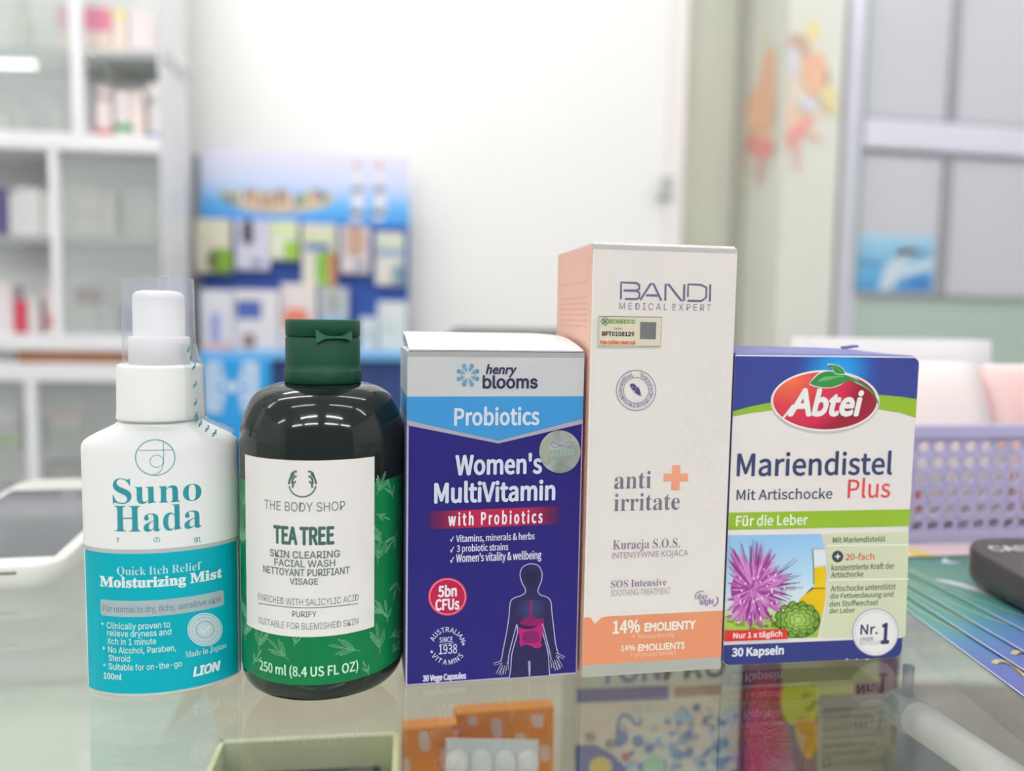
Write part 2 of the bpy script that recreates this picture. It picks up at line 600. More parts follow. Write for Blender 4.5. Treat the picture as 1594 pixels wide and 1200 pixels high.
# ------------------------------------------------------------------ glass counter
gt = clear_mat('counter_glass', (.945, .96, .943), ior=1.5)
ctr = thing('glass_counter', 'glass-topped display counter carrying all the products', 'counter', (0, 0, FLOOR))
CX0, CX1, CY0, CY1 = -.80, 1.0, -.06, .69
gz = -FLOOR
MB().span((CX0, CY0, gz - .008), (CX1, CY1, gz), gt).build('glass_top', ctr)
ctrw = mat('sage_laminate', (216, 223, 212), .5, bump=.04, bscale=120)
SHZ = -.16
MB().span((CX0 + .02, CY0 + .02, gz + SHZ - .012), (CX1 - .02, CY1 - .02, gz + SHZ), ctrw).build('shelf', ctr)
for a, b in (((CX0, CY0, 0), (CX0 + .02, CY1, gz - .008)), ((CX1 - .02, CY0, 0), (CX1, CY1, gz - .008))):
    MB().span(a, b, white_frame).build('side_panel', ctr)
MB().span((CX0 + .02, CY0, 0), (CX1 - .02, CY0 + .02, gz - .008), white_frame).build('staff_panel', ctr)
MB().span((CX0 + .02, CY1 - .02, 0), (CX1 - .02, CY1, gz - .06), white_frame).build('front_panel', ctr)
MB().span((CX0 + .02, CY1 - .008, gz - .06), (CX1 - .02, CY1 - .002, gz - .008), gt).build('front_glass', ctr)

# ------------------------------------------------------------------ pharmacy cabinet on the left
CYAW = math.radians(-4)
CO = at(256, 494, 2.25); CO.z = FLOOR
Cd, Cn = Vector((math.cos(CYAW), math.sin(CYAW), 0)), Vector((-math.sin(CYAW), math.cos(CYAW), 0))
def cab(px, py, depth=0.0):
    d = ray(px, py)
    t = ((CO + Cn * depth) - EYEP).dot(Cn) / d.dot(Cn)
    p = EYEP + d * t - CO
    return p.dot(Cd), p.z
cabt = thing('pharmacy_cabinet', 'tall white cabinet of open and glazed shelves along the left', 'cabinet', CO, CYAW)
DEP = .235
S = lambda x, y: cab(x, y)[0]
Zc = lambda x, y: cab(x, y)[1]
SL = -1.05
ctop = CEIL - FLOOR - .05
zA, zB = Zc(130, 208), Zc(130, 235)
zC, zD, zE, zF_ = Zc(100, 521), Zc(100, 546), Zc(100, 566), Zc(100, 594)
back = mat('cabinet_back_white', (228, 229, 227), .6, bump=.05, bscale=100)
MB().span((SL + .03, DEP - .01, .06), (S(250, 300), DEP, ctop), back).build('back_panel', cabt)
MB().span((S(250, 300), 0, 0), (0, DEP, ctop), white_frame, .003).build('side_panel', cabt)
MB().span((SL, 0, 0), (SL + .03, DEP - .01, ctop), white_frame, .003).build('side_panel', cabt)
MB().span((SL + .03, 0, 0), (S(250, 300), DEP - .01, .06), white_frame).build('plinth', cabt)
for a, b in ((zB, zA), (zD, zC), (zF_, zE), (ctop - .03, ctop)):
    MB().span((SL + .03, -.004, min(a, b)), (S(250, 300), DEP - .01, max(a, b)), white_frame, .003).build('beam', cabt)
wood = mat('brown_wood_strip', (176, 122, 88), .5, bump=.1, bscale=60, mottle=.15)
MB().span((S(20, 555), .02, Zc(100, 565.5)), (S(206, 555), .05, Zc(100, 546.5)), wood, .001).build('wood_strip', cabt)
MB().span((SL + .03, .06, min(zE, zD)), (S(250, 300), .075, max(zE, zD)), white_frame).build('filler_panel', cabt)
def divider(x0, x1, y0, y1):
    MB().span((S(x0, (y0 + y1) / 2), -.002, Zc(x0, y1)), (S(x1, (y0 + y1) / 2), .03, Zc(x0, y0)), white_frame, .002).build('divider', cabt)
zt_ = lambda z: z
MB().span((S(110, 100), -.002, zA), (S(127, 100), .03, ctop - .03), white_frame, .002).build('divider', cabt)
MB().span((S(79, 380), -.002, zC), (S(93, 380), .03, zB), white_frame, .002).build('divider', cabt)
MB().span((S(40, 650), -.002, .06), (S(57, 650), .03, zF_), white_frame, .002).build('divider', cabt)
shelfm = clear_mat('shelf_glass', (.93, .96, .95), haze=.38, haze_rgb=(232, 238, 235))
def shelf(x0, x1, y0, y1, z0=None):
    MB().span((S(x0, y0), .032, Zc((x0 + x1) / 2, y1)), (S(x1, y0), DEP - .01, Zc((x0 + x1) / 2, y0)), shelfm, .001).build('shelf', cabt)
shelf(-190, 108, 62, 74); shelf(128, 253, 69, 84)
shelf(-190, 78, 362, 376); shelf(94, 253, 366, 381)
shelf(-190, 39, 701, 714); shelf(58, 253, 700, 713)
gcl = clear_mat('cabinet_glass', (.95, .97, .96), haze=.22, haze_rgb=(240, 243, 241))  # white haze in the panes brightens the dim shelves behind
def pane_(x0, x1, z0, z1):
    MB().span((x0, .012, z0), (x1, .016, z1), gcl).build('glass_pane', cabt)
pane_(SL + .03, S(110, 100), zA, ctop - .03)
pane_(S(93, 380), S(250, 380), zC, zB)
pane_(SL + .03, S(40, 650), .06, zF_); pane_(S(57, 650), S(250, 650), .06, zF_)

def at_cab(px, py, depth):
    s, z = cab(px, py, depth)
    p = CO + Cd * s + Cn * depth
    return Vector((p.x, p.y, FLOOR + z))
SHELFTOP = {}
def put_box(name, x0, y0, x1, zb, depth, rgb, label, cat='box', th=.06, strips=(), group=None):
    """a carton standing on the shelf whose top is at height zb (cabinet frame); strips = (from,to,rgb) printed bands, fractions of its height"""
    s0, s1 = cab(x0, y0, depth)[0], cab(x1, y0, depth)[0]
    h = cab((x0 + x1) / 2, y0, depth)[1] - zb
    w = s1 - s0
    p = CO + Cd * ((s0 + s1) / 2) + Cn * (depth + th / 2)
    mb = MB().box((0, 0, h / 2), (w, th, h), mat('carton', rgb, .45, bump=.05, bscale=300), min(w, h) * .03)
    for a, b, c in strips:
        mb.box((0, -.0006, h * (a + b) / 2), (w * .98, th, h * (b - a)), mat('carton_print', c, .45, bump=.05, bscale=300))
    o = mb.build(name, loc=(p.x, p.y, FLOOR + zb + .0006), rz=CYAW)
    return tag(o, label, cat, group)
def put_bottle(name, x0, y0, x1, zb, depth, rgb, caprgb, label, capfrac=.25, neck=.55, strips=(), shape='bottle', cat='bottle'):
    s0, s1 = cab(x0, y0, depth)[0], cab(x1, y0, depth)[0]
    h = cab((x0 + x1) / 2, y0, depth)[1] - zb
    r = (s1 - s0) / 2
    p = CO + Cd * ((s0 + s1) / 2) + Cn * (depth + r)
    t = thing(name, label, cat, (p.x, p.y, FLOOR + zb + .0006), CYAW)
    bm_ = mat('bottle_plastic', rgb, .3, bump=.03)
    hb = h * (1 - capfrac)
    if shape == 'tube':      # cap at the foot
        MB().lathe([(0, h * capfrac), (r * .85, h * capfrac), (r, h * (capfrac + .05)), (r, h * .9), (r * .98, h), (0, h)], bm_, 28, sy=.6).build('tube_body', t)
        MB().lathe([(0, 0), (r * .85, 0), (r * .88, h * .02), (r * .85, h * capfrac), (0, h * capfrac)], mat('bottle_cap', caprgb, .35, bump=.03), 28, sy=.6).build('cap', t)
    else:
        MB().lathe([(0, 0), (r * .9, 0), (r, h * .03), (r, hb * .82), (r * .92, hb * .9), (r * neck, hb * .97), (r * neck, hb), (0, hb)], bm_, 28).build('bottle_body', t)
        cr = r * (neck + .12 if shape == 'bottle' else 1.04)
        MB().lathe([(0, hb), (cr, hb), (cr, h * .985), (cr * .93, h), (0, h)], mat('bottle_cap', caprgb, .35, bump=.03), 28).build('cap', t)
    if strips:
        mb = MB()
        for a, b, c in strips:
            q = 1.012
            mb.lathe([(r * q, h * a), (r * q, h * b)], mat('bottle_print', c, .4, bump=.03), 28, sy=.6 if shape == 'tube' else 1)
        mb.build('label_band', t)
    return t
z1L, z1R = Zc(-41, 62), Zc(190, 69)
z2, z3L, z3R, z4 = max(zA, zB), Zc(-56, 362), Zc(173, 366), max(zC, zD)
z5L, z5R = Zc(-75, 701), Zc(155, 700)
put_bottle('lotion_bottle', 11, -6, 43, z1L, .10, (206, 212, 196), (214, 216, 206), 'pale sage bottle on the uppermost visible shelf, left pane', .18)
put_box('ointment_carton', 86, 10, 108, z1L, .10, (232, 212, 200), 'cream carton with a pink top, last in the left pane of the top shelf', strips=((.55, .98, (226, 150, 172)),))
put_box('ointment_carton', 130, 10, 151, z1R, .10, (236, 218, 206), 'pink-topped carton first on the right half of the top shelf', strips=((.5, .98, (224, 140, 168)),))
put_box('ointment_carton', 152, 12, 172, z1R, .10, (236, 216, 204), 'pink-topped carton second on the right half of the top shelf', strips=((.5, .98, (222, 132, 162)),))
put_box('ointment_carton', 174, 14, 196, z1R, .10, (238, 222, 206), 'cream carton with a yellow mark between pink cartons and white box', strips=((.8, .95, (226, 220, 140)),))
put_box('medicine_carton', 199, 20, 243, z1R, .10, (236, 226, 226), 'wide white box with a purple foot at the right of the top shelf', strips=((.0, .13, (176, 150, 204)),))
put_bottle('lotion_bottle', -20, 160, 10, z2, .10, (220, 226, 218), (226, 230, 224), 'pale bottle cut by the photo edge on the second shelf', .2)
put_bottle('lotion_bottle', 20, 152, 42, z2, .12, (222, 227, 220), (196, 200, 196), 'pale grey-capped bottle behind glass on the second shelf', .25, .4)
put_bottle('pump_bottle', 70, 138, 94, z2, .10, (212, 218, 212), (186, 194, 190), 'pale pump bottle with a yellow mark behind glass on the second shelf', .3, .3, strips=((.1, .22, (222, 222, 170)),))
put_bottle('cream_bottle', 140, 134, 170, z2, .08, (240, 226, 224), (236, 222, 220), 'white bottle with a red foot on the second shelf', .2, .8, strips=((.04, .2, (226, 90, 100)),), shape='jar')
put_bottle('cream_tube', 172, 140, 201, z2, .08, (244, 236, 236), (238, 240, 238), 'white tube with a green ring standing on its cap', .2, strips=((.22, .36, (70, 160, 92)),), shape='tube', cat='tube')
put_box('slim_carton', 205, 140, 222, z2, .08, (240, 226, 218), 'slim white carton with an orange foot beside the green-ringed tube', strips=((.0, .1, (236, 180, 156)),))
put_bottle('cream_jar', 224, 130, 254, z2, .08, (236, 230, 230), (244, 240, 240), 'white jar with a blue foot at the right end of the second shelf', .32, .8, strips=((.03, .17, (110, 136, 196)),), shape='jar', cat='jar')
for i, (a, b, y, c, l) in enumerate(((-12, 12, 292, (88, 82, 130), 'purple carton cut by the photo edge on the third shelf'), (13, 24, 298, (226, 226, 226), 'white carton beside the purple one on the third shelf'), (25, 41, 290, (228, 228, 228), 'tallest white carton in the row on the third shelf'), (42, 62, 292, (234, 234, 232), 'broad white carton in the row on the third shelf'), (65, 79, 300, (230, 231, 230), 'white carton against the divider on the third shelf'))):
    put_box('medicine_carton', a, y, b, z3L, .09, c, l)
put_box('medicine_carton', 97, 300, 112, z3R, .12, (208, 213, 205), 'pale narrow carton behind the glass door, left end')
put_box('medicine_carton', 114, 292, 156, z3R, .10, (222, 219, 206), 'broad cream carton behind the glass door', strips=((.4, .52, (206, 202, 190)),))
put_box('medicine_carton', 158, 297, 178, z3R, .10, (222, 216, 208), 'narrow cream carton beside the broad cream one')
put_box('medicine_carton', 192, 296, 250, z3R, .12, (204, 210, 202), 'wide pale green carton at the right behind the glass door')
for a, b, y, c, l, s_ in ((-10, 18, 442, (226, 220, 220), 'pale carton at the photo edge on the fourth shelf', ()), (22, 39, 468, (206, 62, 92), 'small red carton on the fourth shelf', ()), (42, 60, 466, (228, 220, 218), 'small white carton right of the red one', ()), (70, 88, 446, (228, 214, 214), 'white carton with red print against the divider', ((.15, .4, (216, 150, 150)),))):
    put_box('medicine_carton', a, y, b, z4, .07, c, l, strips=s_)
put_box('medicine_carton', 106, 474, 150, z4, .08, (206, 208, 203), 'low white carton behind the glass on the fourth shelf')
put_box('medicine_carton', 152, 472, 182, z4, .08, (200, 200, 198), 'low grey-white carton behind the glass on the fourth shelf')
put_box('medicine_carton', 115, 448, 150, z4, .18, (150, 116, 116), 'maroon carton standing behind the low white ones', th=.035)
put_box('medicine_carton', 184, 476, 200, z4, .08, (96, 118, 172), 'blue carton behind the spray bottle cap')
put_box('tissue_pack', -14, 632, 26, z5L, .08, (222, 222, 224), 'white and green pack low at the left photo edge', 'pack', strips=((.0, .32, (132, 178, 66)), (.36, .6, (206, 170, 196))))
put_box('tissue_pack', 28, 650, 40, z5L, .10, (78, 112, 70), 'dark green pack beside the white and green one', 'pack')
put_box('tissue_pack', 60, 652, 74, z5R, .08, (86, 138, 96), 'slim green pack right of the lower divider', 'pack')
put_box('tissue_pack', 76, 632, 126, z5R, .08, (196, 190, 184), 'grey pack with a pink top and olive foot on the lower shelf', 'pack', strips=((.62, .92, (212, 170, 176)), (.05, .45, (150, 158, 120))))
put_box('storage_box', 66, 720, 128, .30, .12, (122, 118, 110), 'dark grey-brown box low in the cabinet', 'box')

# ------------------------------------------------------------------ blue display stand against the back wall
DY = 2.62
dst = thing('display_stand', 'blue display stand of hanging packs against the white wall', 'stand', (at(470, 400, DY).x, DY, FLOOR))
DX = dst.location.x
def dpt(px, py, y=DY):
    p = at(px, py, y); return p.x - DX, p.z - FLOOR
def dbox(name, x0, y0, x1, y1, dy0, dy1, m, bev=.002, parent=dst):
    a, b = dpt(x0, (y0 + y1) / 2, DY + dy0)[0], dpt(x1, (y0 + y1) / 2, DY + dy0)[0]
    zb, zt2 = dpt((x0 + x1) / 2, y1, DY + dy0)[1], dpt((x0 + x1) / 2, y0, DY + dy0)[1]
    return MB().span((a, dy0, zb), (b, dy1, zt2), m, bev).build(name, parent)
blue_p = mat('peg_panel_blue', (44, 88, 178), .5, bump=.06, bscale=120)
hz0, hz1 = dpt(470, 347)[1], dpt(470, 238)[1]
x0_, x1_ = dpt(314, 300)[0], dpt(637, 300)[0]
hdm = grad_mat('header_print', 'linear', [(0, (66, 150, 228)), (.28, (110, 184, 240)), (.55, (206, 218, 248)), (1, (234, 230, 248))], (0, hz0), (0, hz1), k=1.0)
hb = MB().span((x0_, -.01, hz0), (x1_, .01, hz1), hdm)
def hq(px, py): q = dpt(px, py, DY - .01); return (q[0], -.0105, q[1])
def hpoly(pts, c, lay=0):
    v = [hq(*p) for p in pts]; v = [(a, b - lay * .0006, c_) for a, b, c_ in v]
    tri = tessellate_polygon([[Vector((a, c_, 0)) for a, b, c_ in v]])
    hb.add(v, [list(t) for t in tri], mat('header_ink', c, .5, bump=.02))
random.seed(3)
hpoly(smooth_pts([(340, 300), (400, 296), (470, 306), (514, 300), (512, 318), (470, 330), (410, 332), (370, 322)], 4), (206, 188, 160))
for i in range(22):
    x = 344 + i * 7.5; y = 300 + 5 * math.sin(i * .9)
    c = random.choice([(226, 170, 90), (120, 160, 110), (226, 224, 216), (206, 110, 90), (90, 110, 150), (210, 200, 120), (70, 84, 100)])
    hpoly([(x, y), (x + 5, y - 2), (x + 6, y + 20 - abs(i - 11) * .8), (x + 1, y + 22 - abs(i - 11) * .8)], c, 1)
for x in (556, 590):
    hpoly(smooth_pts([(x - 8, 262), (x + 6, 258), (x + 10, 300), (x + 8, 340), (x - 10, 340), (x - 6, 300)], 4), (226, 226, 240), 1)
    hpoly([(x - 10, 292), (x + 10, 290), (x + 9, 299), (x - 8, 300)], (120, 130, 158), 2)
    hpoly(smooth_pts([(x - 5, 254), (x + 4, 252), (x + 4, 262), (x - 4, 262)], 4), (222, 186, 176), 2)
    hpoly([(x - 10, 326), (x + 8, 326), (x + 8, 336), (x - 9, 336)], (86, 96, 116), 2)
hb.build('header_card', dst)
dbox('peg_panel', 316, 346, 636, 556, .0, .02, blue_p)
dbox('frame_post', 303, 240, 314, 640, .0, .03, mat('stand_grey', (150, 158, 168), .5, bump=.03))
dbox('shelf', 306, 547, 640, 560, -.20, .02, mat('stand_light_blue', (120, 186, 238), .45, bump=.03))
dbox('base', 306, 562, 642, 800, -.17, .02, mat('stand_navy', (42, 66, 122), .5, bump=.03))
AZ = mat('azure_panel', (40, 156, 224), .45, bump=.03)
sgn = MB()
a0_, a1_ = dpt(306, 600, DY - .21)[0], dpt(421, 600, DY - .21)[0]
sgn.span((a0_, -.205, .05), (a1_, -.172, dpt(360, 557, DY - .2)[1]), AZ, .002)
ZS = zm(280, 220, 2.608)
def spoly(pts, c=(216, 230, 244)):
    v = []
    for p in ZS(*pts):
        q = dpt(p[0], p[1], DY - .205); v.append((q[0], -.2062, q[1]))
    tri = tessellate_polygon([[Vector((a, c_, 0)) for a, b, c_ in v]])
    sgn.add(v, [list(t) for t in tri], mat('panel_print', c, .5, bump=.02))
for m_ in (lambda x: x, lambda x: 424 - x):
    spoly([(m_(x), y) for x, y in ((108, 896), (172, 896), (172, 918), (138, 918), (138, 1078), (172, 1078), (172, 1100), (108, 1100))])
    spoly([(m_(x), y) for x, y in ((150, 920), (178, 940), (178, 985), (150, 1000), (150, 985))])
    spoly([(m_(x), y) for x, y in ((150, 1000), (178, 1018), (178, 1062), (150, 1080), (150, 1010))])
spoly(smooth_pts([(212, 975), (245, 995), (212, 1018), (178, 995)], 4))
sgn.build('front_panel', dst)

def hang_pack(px0, py0, px1, py1, rgb, marks, label, y=-.05):
    Y = DY + y
    p0, p1 = at(px0, py1, Y), at(px1, py0, Y)
    w, h = p1.x - p0.x, p1.z - p0.z
    t = thing('hanging_pack', label, 'pack', ((p0.x + p1.x) / 2, Y, p0.z), 0, 'packs hanging on the blue stand')
    mb = MB().box((0, .012, h / 2), (w, .022, h), mat('pack_card', rgb, .45, bump=.05, bscale=200), .003)
    for x0, y0, x1, y1, c in marks:
        q = smooth_pts([((x0 - .5) * w, y0 * h), ((x1 - .5) * w, y0 * h), ((x1 - .5) * w, y1 * h), ((x0 - .5) * w, y1 * h)], 4) if c[0] == 'o' else [((x0 - .5) * w, y0 * h), ((x1 - .5) * w, y0 * h), ((x1 - .5) * w, y1 * h), ((x0 - .5) * w, y1 * h)]
        cc = c[1] if c[0] == 'o' else c
        mb.add([(a, -.0003 - .0004 * len(mb.mats), b) for a, b in q], [list(range(len(q)))], mat('pack_print', cc, .45, bump=.03))
    mb.build('pack_body', t)
    MB().tube([(0, .02, h * .93), (0, -y - .001, h * .97)], .003, alu, 8).build('hook', t)
O_ = lambda c: ('o', c)
hang_pack(303, 341, 359, 424, (222, 214, 198), ((.0, .72, 1, .86, (214, 222, 190)), (.42, .04, 1.0, .42, O_((120, 160, 40))), (.38, .1, .6, .36, O_((84, 92, 60)))), 'cream pack with a green round picture, leftmost hanging pack')
hang_pack(367, 343, 419, 420, (206, 204, 222), ((.22, .55, .5, .95, O_((70, 70, 84))), (.5, .08, .75, .22, (120, 130, 180))), 'lavender pack with a dark figure, second hanging pack')
hang_pack(420, 344, 464, 404, (216, 220, 200), ((.0, .7, 1, .88, (206, 222, 160)), (.55, .04, .98, .45, O_((150, 190, 70)))), 'short white and green pack, third hanging pack')
hang_pack(470, 349, 524, 443, (218, 214, 198), ((.0, .7, 1, .86, (206, 214, 170)), (.1, .55, .8, .68, (110, 130, 180)), (.45, .02, .9, .5, O_((120, 176, 60))), (.75, .0, .98, .5, O_((180, 130, 90)))), 'tallest cream pack with a green picture, fourth hanging pack')
hang_pack(530, 352, 576, 425, (212, 204, 206), ((.25, .4, .75, .95, O_((190, 156, 136))), (.5, .1, .8, .24, (110, 126, 178))), 'white pack with a brown picture, fifth hanging pack')
hang_pack(584, 362, 630, 443, (218, 214, 206), ((.0, .7, 1, .92, (206, 212, 190)), (.05, .55, .95, .68, (140, 164, 196)), (.6, .05, .95, .35, O_((120, 150, 160)))), 'cream and blue pack, rightmost hanging pack')
def stand_box(name, px0, py0, px1, rgb, marks, label, dy=-.15, th=.07):
    Y = DY + dy
    zb = dpt(470, 547, DY - .2)[1] + FLOOR
    p0, p1 = at(px0, py0, Y), at(px1, py0, Y)
    w, h = p1.x - p0.x, p1.z - zb
    mb = MB().box((0, th / 2, h / 2), (w, th, h), mat('carton', rgb, .45, bump=.05, bscale=200), .002)
    for x0, y0, x1, y1, c in marks:
        q = [((x0 - .5) * w, y0 * h), ((x1 - .5) * w, y0 * h), ((x1 - .5) * w, y1 * h), ((x0 - .5) * w, y1 * h)]
        if c[0] == 'o': q = smooth_pts(q, 4); c = c[1]
        mb.add([(a, -.0003 - .0004 * len(mb.mats), b) for a, b in q], [list(range(len(q)))], mat('carton_print', c, .45, bump=.03))
    return tag(mb.build(name, loc=((p0.x + p1.x) / 2, Y, zb + .0006)), label, 'box')
stand_box('bandage_box', 312, 452, 362, (222, 222, 228), ((.3, .1, .6, .62, (150, 160, 206)), (.0, .0, 1, .12, (228, 186, 176))), 'white box with pale blue print at the left of the stand shelf')
stand_box('bandage_box', 364, 452, 434, (224, 220, 222), ((.05, .52, .6, .82, (70, 94, 172)), (.2, .05, .45, .25, O_((150, 120, 116)))), 'white box with a blue square on the stand shelf')
stand_box('bandage_box', 437, 442, 492, (226, 216, 214), ((.15, .35, .72, .6, O_((226, 130, 102))),), 'white box with an orange blot on the stand shelf', -.12)
stand_box('bandage_box', 496, 448, 542, (186, 192, 200), ((.0, .25, 1, .5, (90, 180, 226)), (.3, .6, .7, .9, O_((160, 168, 160)))), 'grey box with a blue stripe on the stand shelf', -.10)
stand_box('bandage_box', 560, 494, 586, (206, 214, 222), ((.1, .3, .9, .6, (186, 206, 196)),), 'low pale box near the right of the stand shelf', -.14)
stand_box('bandage_box', 588, 470, 634, (218, 224, 222), ((.2, .3, .8, .6, (206, 216, 210)),), 'white box at the right end of the stand shelf', -.12)

# ------------------------------------------------------------------ office chair half hidden behind the cartons
chy = 1.45
ca_, cb_ = at(690, 530, chy), at(905, 530, chy)
ctz = at(780, 511, chy).z
chx, chw = (ca_.x + cb_.x) / 2, cb_.x - ca_.x
ch = thing('office_chair', 'dark grey chair whose rounded back just shows above the purple carton', 'chair', (chx, chy, FLOOR))
fab = mat('dark_grey_fabric', (92, 96, 94), .8, bump=.3, bscale=900)
MB().box((0, 0, ctz - FLOOR - .24), (chw, .07, .48), fab, .03, seg=4).build('backrest', ch)
MB().box((0, -.28, .50), (.46, .46, .09), fab, .035, seg=4).build('seat', ch)
bl = mat('black_plastic', (40, 40, 42), .5, bump=.05)
MB().tube([(0, .03, ctz - FLOOR - .4), (0, .02, .52), (0, -.12, .44), (0, -.28, .44)], .02, bl, 10).build('back_bar', ch)
MB().tube([(0, -.28, .46), (0, -.28, .10)], .028, bl, 14).build('column', ch)
for k_ in range(5):
    a = 2 * math.pi * k_ / 5
    l_ = MB().tube([(0, -.28, .11), (.27 * math.cos(a), -.28 + .27 * math.sin(a), .07)], .018, bl, 8).build('leg', ch)
    MB().lathe([(0, .0), (.022, .004), (.028, .028), (.022, .052), (0, .056)], bl, 16, c=(.27 * math.cos(a), -.28 + .27 * math.sin(a), 0)).build('caster', l_)

# ------------------------------------------------------------------ things on the right hand walls
lk = thing('door_lock', 'small grey lock box with a green light on the white jamb', 'lock', (at(1036, 305, BACK - .03).x, BACK - .03, at(1036, 308, BACK - .03).z))
MB().span((-.018, -.02, 0), (.018, 0, .075), mat('lock_grey', (196, 200, 196), .4, bump=.03), .003).build('lock_body', lk)
MB().span((-.009, -.023, .03), (.011, -.0195, .052), mat('lock_green', (150, 182, 164), .4, bump=.03), .001).build('indicator', lk)
MB().span((-.03, -.014, -.008), (.022, 0, .004), mat('lock_dark', (156, 156, 152), .4, bump=.03), .002).build('latch', lk)

def decal(name, Y, polys, label, cat, base=None, th=.0012):
    mb = MB()
    for lay, (pts, c) in enumerate(polys):
        v = [at(x, y, Y) for x, y in pts]
        n_ = len(v); off = -.0006 * (lay % 6)
        tri = tessellate_polygon([[Vector((p.x, p.z, 0)) for p in v]])
        m = c if not isinstance(c, tuple) else mat('sticker_print', c, .5, bump=.03)
        mb.add([(p.x, p.y - .0008 + off, p.z) for p in v], [list(t) for t in tri], m)
    return tag(mb.build(name), label, cat)
mp = zm(980, 0, 2.143)
blobs = []
def blob(pts, c): blobs.append((smooth_pts(mp(*pts), 4), c))
# the flower picture turns the pillar corner: painted on both faces
def pillar_pt(px, py):
    if px >= 1205.5:
        p = at(px, py, PILY); return Vector((p.x, PILY - .0008, p.z))
    d = ray(px, py); t = PILX / d.x; p = EYEP + d * t
    return Vector((PILX - .0008, p.y, p.z))
SAL, ORG, YEL, PNK, PLE, LIL = (234, 186, 168), (238, 192, 158), (236, 222, 166), (236, 162, 152), (234, 214, 194), (222, 222, 230)
wall_polys = [
 ([(480, 160), (540, 118), (590, 140), (640, 180), (676, 280), (684, 366), (640, 400), (600, 420), (560, 500), (500, 510), (430, 530), (370, 500), (366, 400), (420, 320), (440, 220)], (232, 218, 202)),
 ([(372, 430), (430, 330), (470, 330), (480, 420), (450, 480), (400, 500)], (238, 200, 168)),
 ([(450, 180), (480, 168), (500, 260), (470, 330), (440, 300)], (234, 196, 176)),
 ([(490, 380), (540, 350), (600, 380), (560, 440), (510, 450)], (236, 206, 184)),
 ([(575, 170), (650, 200), (664, 280), (620, 320), (580, 290)], (238, 198, 164)),
 ([(640, 230), (662, 240), (660, 285), (644, 270)], (176, 150, 150)),
 ([(500, 140), (545, 112), (590, 128), (600, 180), (575, 190), (545, 150)], (204, 182, 172)),
 ([(470, 165), (500, 170), (490, 230), (470, 300), (450, 330), (435, 290), (445, 220)], ORG),
 ([(520, 135), (560, 120), (580, 165), (565, 200), (540, 165), (512, 175)], (206, 176, 160)),
 ([(530, 165), (560, 170), (566, 230), (540, 262), (522, 220)], LIL),
 ([(590, 180), (640, 185), (655, 240), (630, 300), (590, 300), (575, 240)], ORG),
 ([(590, 80), (625, 75), (632, 110), (605, 150), (585, 120)], YEL),
 ([(440, 115), (462, 118), (458, 138), (442, 134)], YEL),
 ([(430, 280), (480, 300), (490, 360), (470, 420), (410, 430), (390, 380), (400, 350)], ORG),
 ([(365, 400), (395, 370), (410, 430), (390, 480), (362, 500), (356, 450)], PLE),
 ([(355, 312), (378, 306), (380, 340), (360, 346)], YEL),
 ([(400, 470), (440, 460), (490, 468), (485, 510), (440, 530), (405, 505)], PNK),
 ([(520, 470), (545, 420), (600, 390), (604, 410), (570, 470), (540, 495)], PNK),
 ([(545, 470), (566, 470), (562, 560), (548, 575)], (228, 190, 180)),
 ([(428, 520), (450, 525), (448, 600), (432, 605)], (228, 186, 176)),
 ([(570, 330), (615, 335), (622, 365), (590, 375), (565, 355)], LIL),
 ([(632, 310), (660, 285), (682, 300), (684, 370), (665, 380), (640, 345)], YEL),
 ([(608, 440), (630, 450), (622, 470), (604, 462)], ORG),
 ([(370, 595), (395, 592), (392, 622), (372, 625)], YEL),
 ([(490, 250), (525, 250), (530, 330), (500, 380), (485, 330)], PLE),
 ([(384, 540), (400, 535), (402, 560), (386, 562)], ORG)]
mb = MB()
for lay, (pts, c) in enumerate(wall_polys):
    pp = smooth_pts(mp(*pts), 4)
    for side in (0, 1):
        # cut at the pillar's corner line
        def clip(poly, keep):
            out = []
            for i in range(len(poly)):
                a, b = poly[i], poly[(i + 1) % len(poly)]
                ka, kb = keep(a), keep(b)
                if ka: out.append(a)
                if ka != kb:
                    ex_ = 1206.0 + (a[1] - 250) * -.012
                    t = (ex_ - a[0]) / (b[0] - a[0]) if abs(b[0] - a[0]) > 1e-6 else 0
                    t = max(0, min(1, t)); out.append((a[0] + (b[0] - a[0]) * t, a[1] + (b[1] - a[1]) * t))
            return out
        edge = lambda p: 1206.0 + (p[1] - 250) * -.012
        poly = clip(pp, (lambda p: p[0] >= edge(p)) if side else (lambda p: p[0] < edge(p)))
        if len(poly) < 3: continue
        v = []
        for x, y in poly:
            d = ray(x, y)
            if side:
                p = EYEP + d * (PILY / d.y); v.append(Vector((max(PILX, p.x), PILY - .001 - .0004 * lay, p.z)))
            else:
                p = EYEP + d * (PILX / d.x); v.append(Vector((PILX - .001 - .0004 * lay, max(PILY, p.y), p.z)))
        tri = tessellate_polygon([[Vector((p.x + p.y * (0 if side else 1) - (PILX if not side else 0), p.z, 0)) for p in v]])
        mb.add(v, [list(t) for t in tri], mat('sticker_print', c, .6, bump=.03))
tag(mb.build('wall_sticker'), 'pale orange and pink flowery picture on the cream pillar', 'sticker')
pst = MB()
PY = PILY + .012
def pp_(px, py, o=0.0): p = at(px, py, PILY + .02); return (p.x, PILY + .022 - o, p.z)
pg = grad_mat('poster_print', 'linear', [(0, (88, 160, 216)), (.5, (124, 188, 226)), (1, (172, 212, 234))], (0, at(1390, 452, PILY).z), (0, at(1390, 366, PILY).z), k=1.0)
q0, q1 = at(1330, 452, PILY + .02), at(1456, 368, PILY + .02)
pst.span((q0.x, PILY + .020, q0.z), (q1.x, PILY + .0245, q1.z), pg)
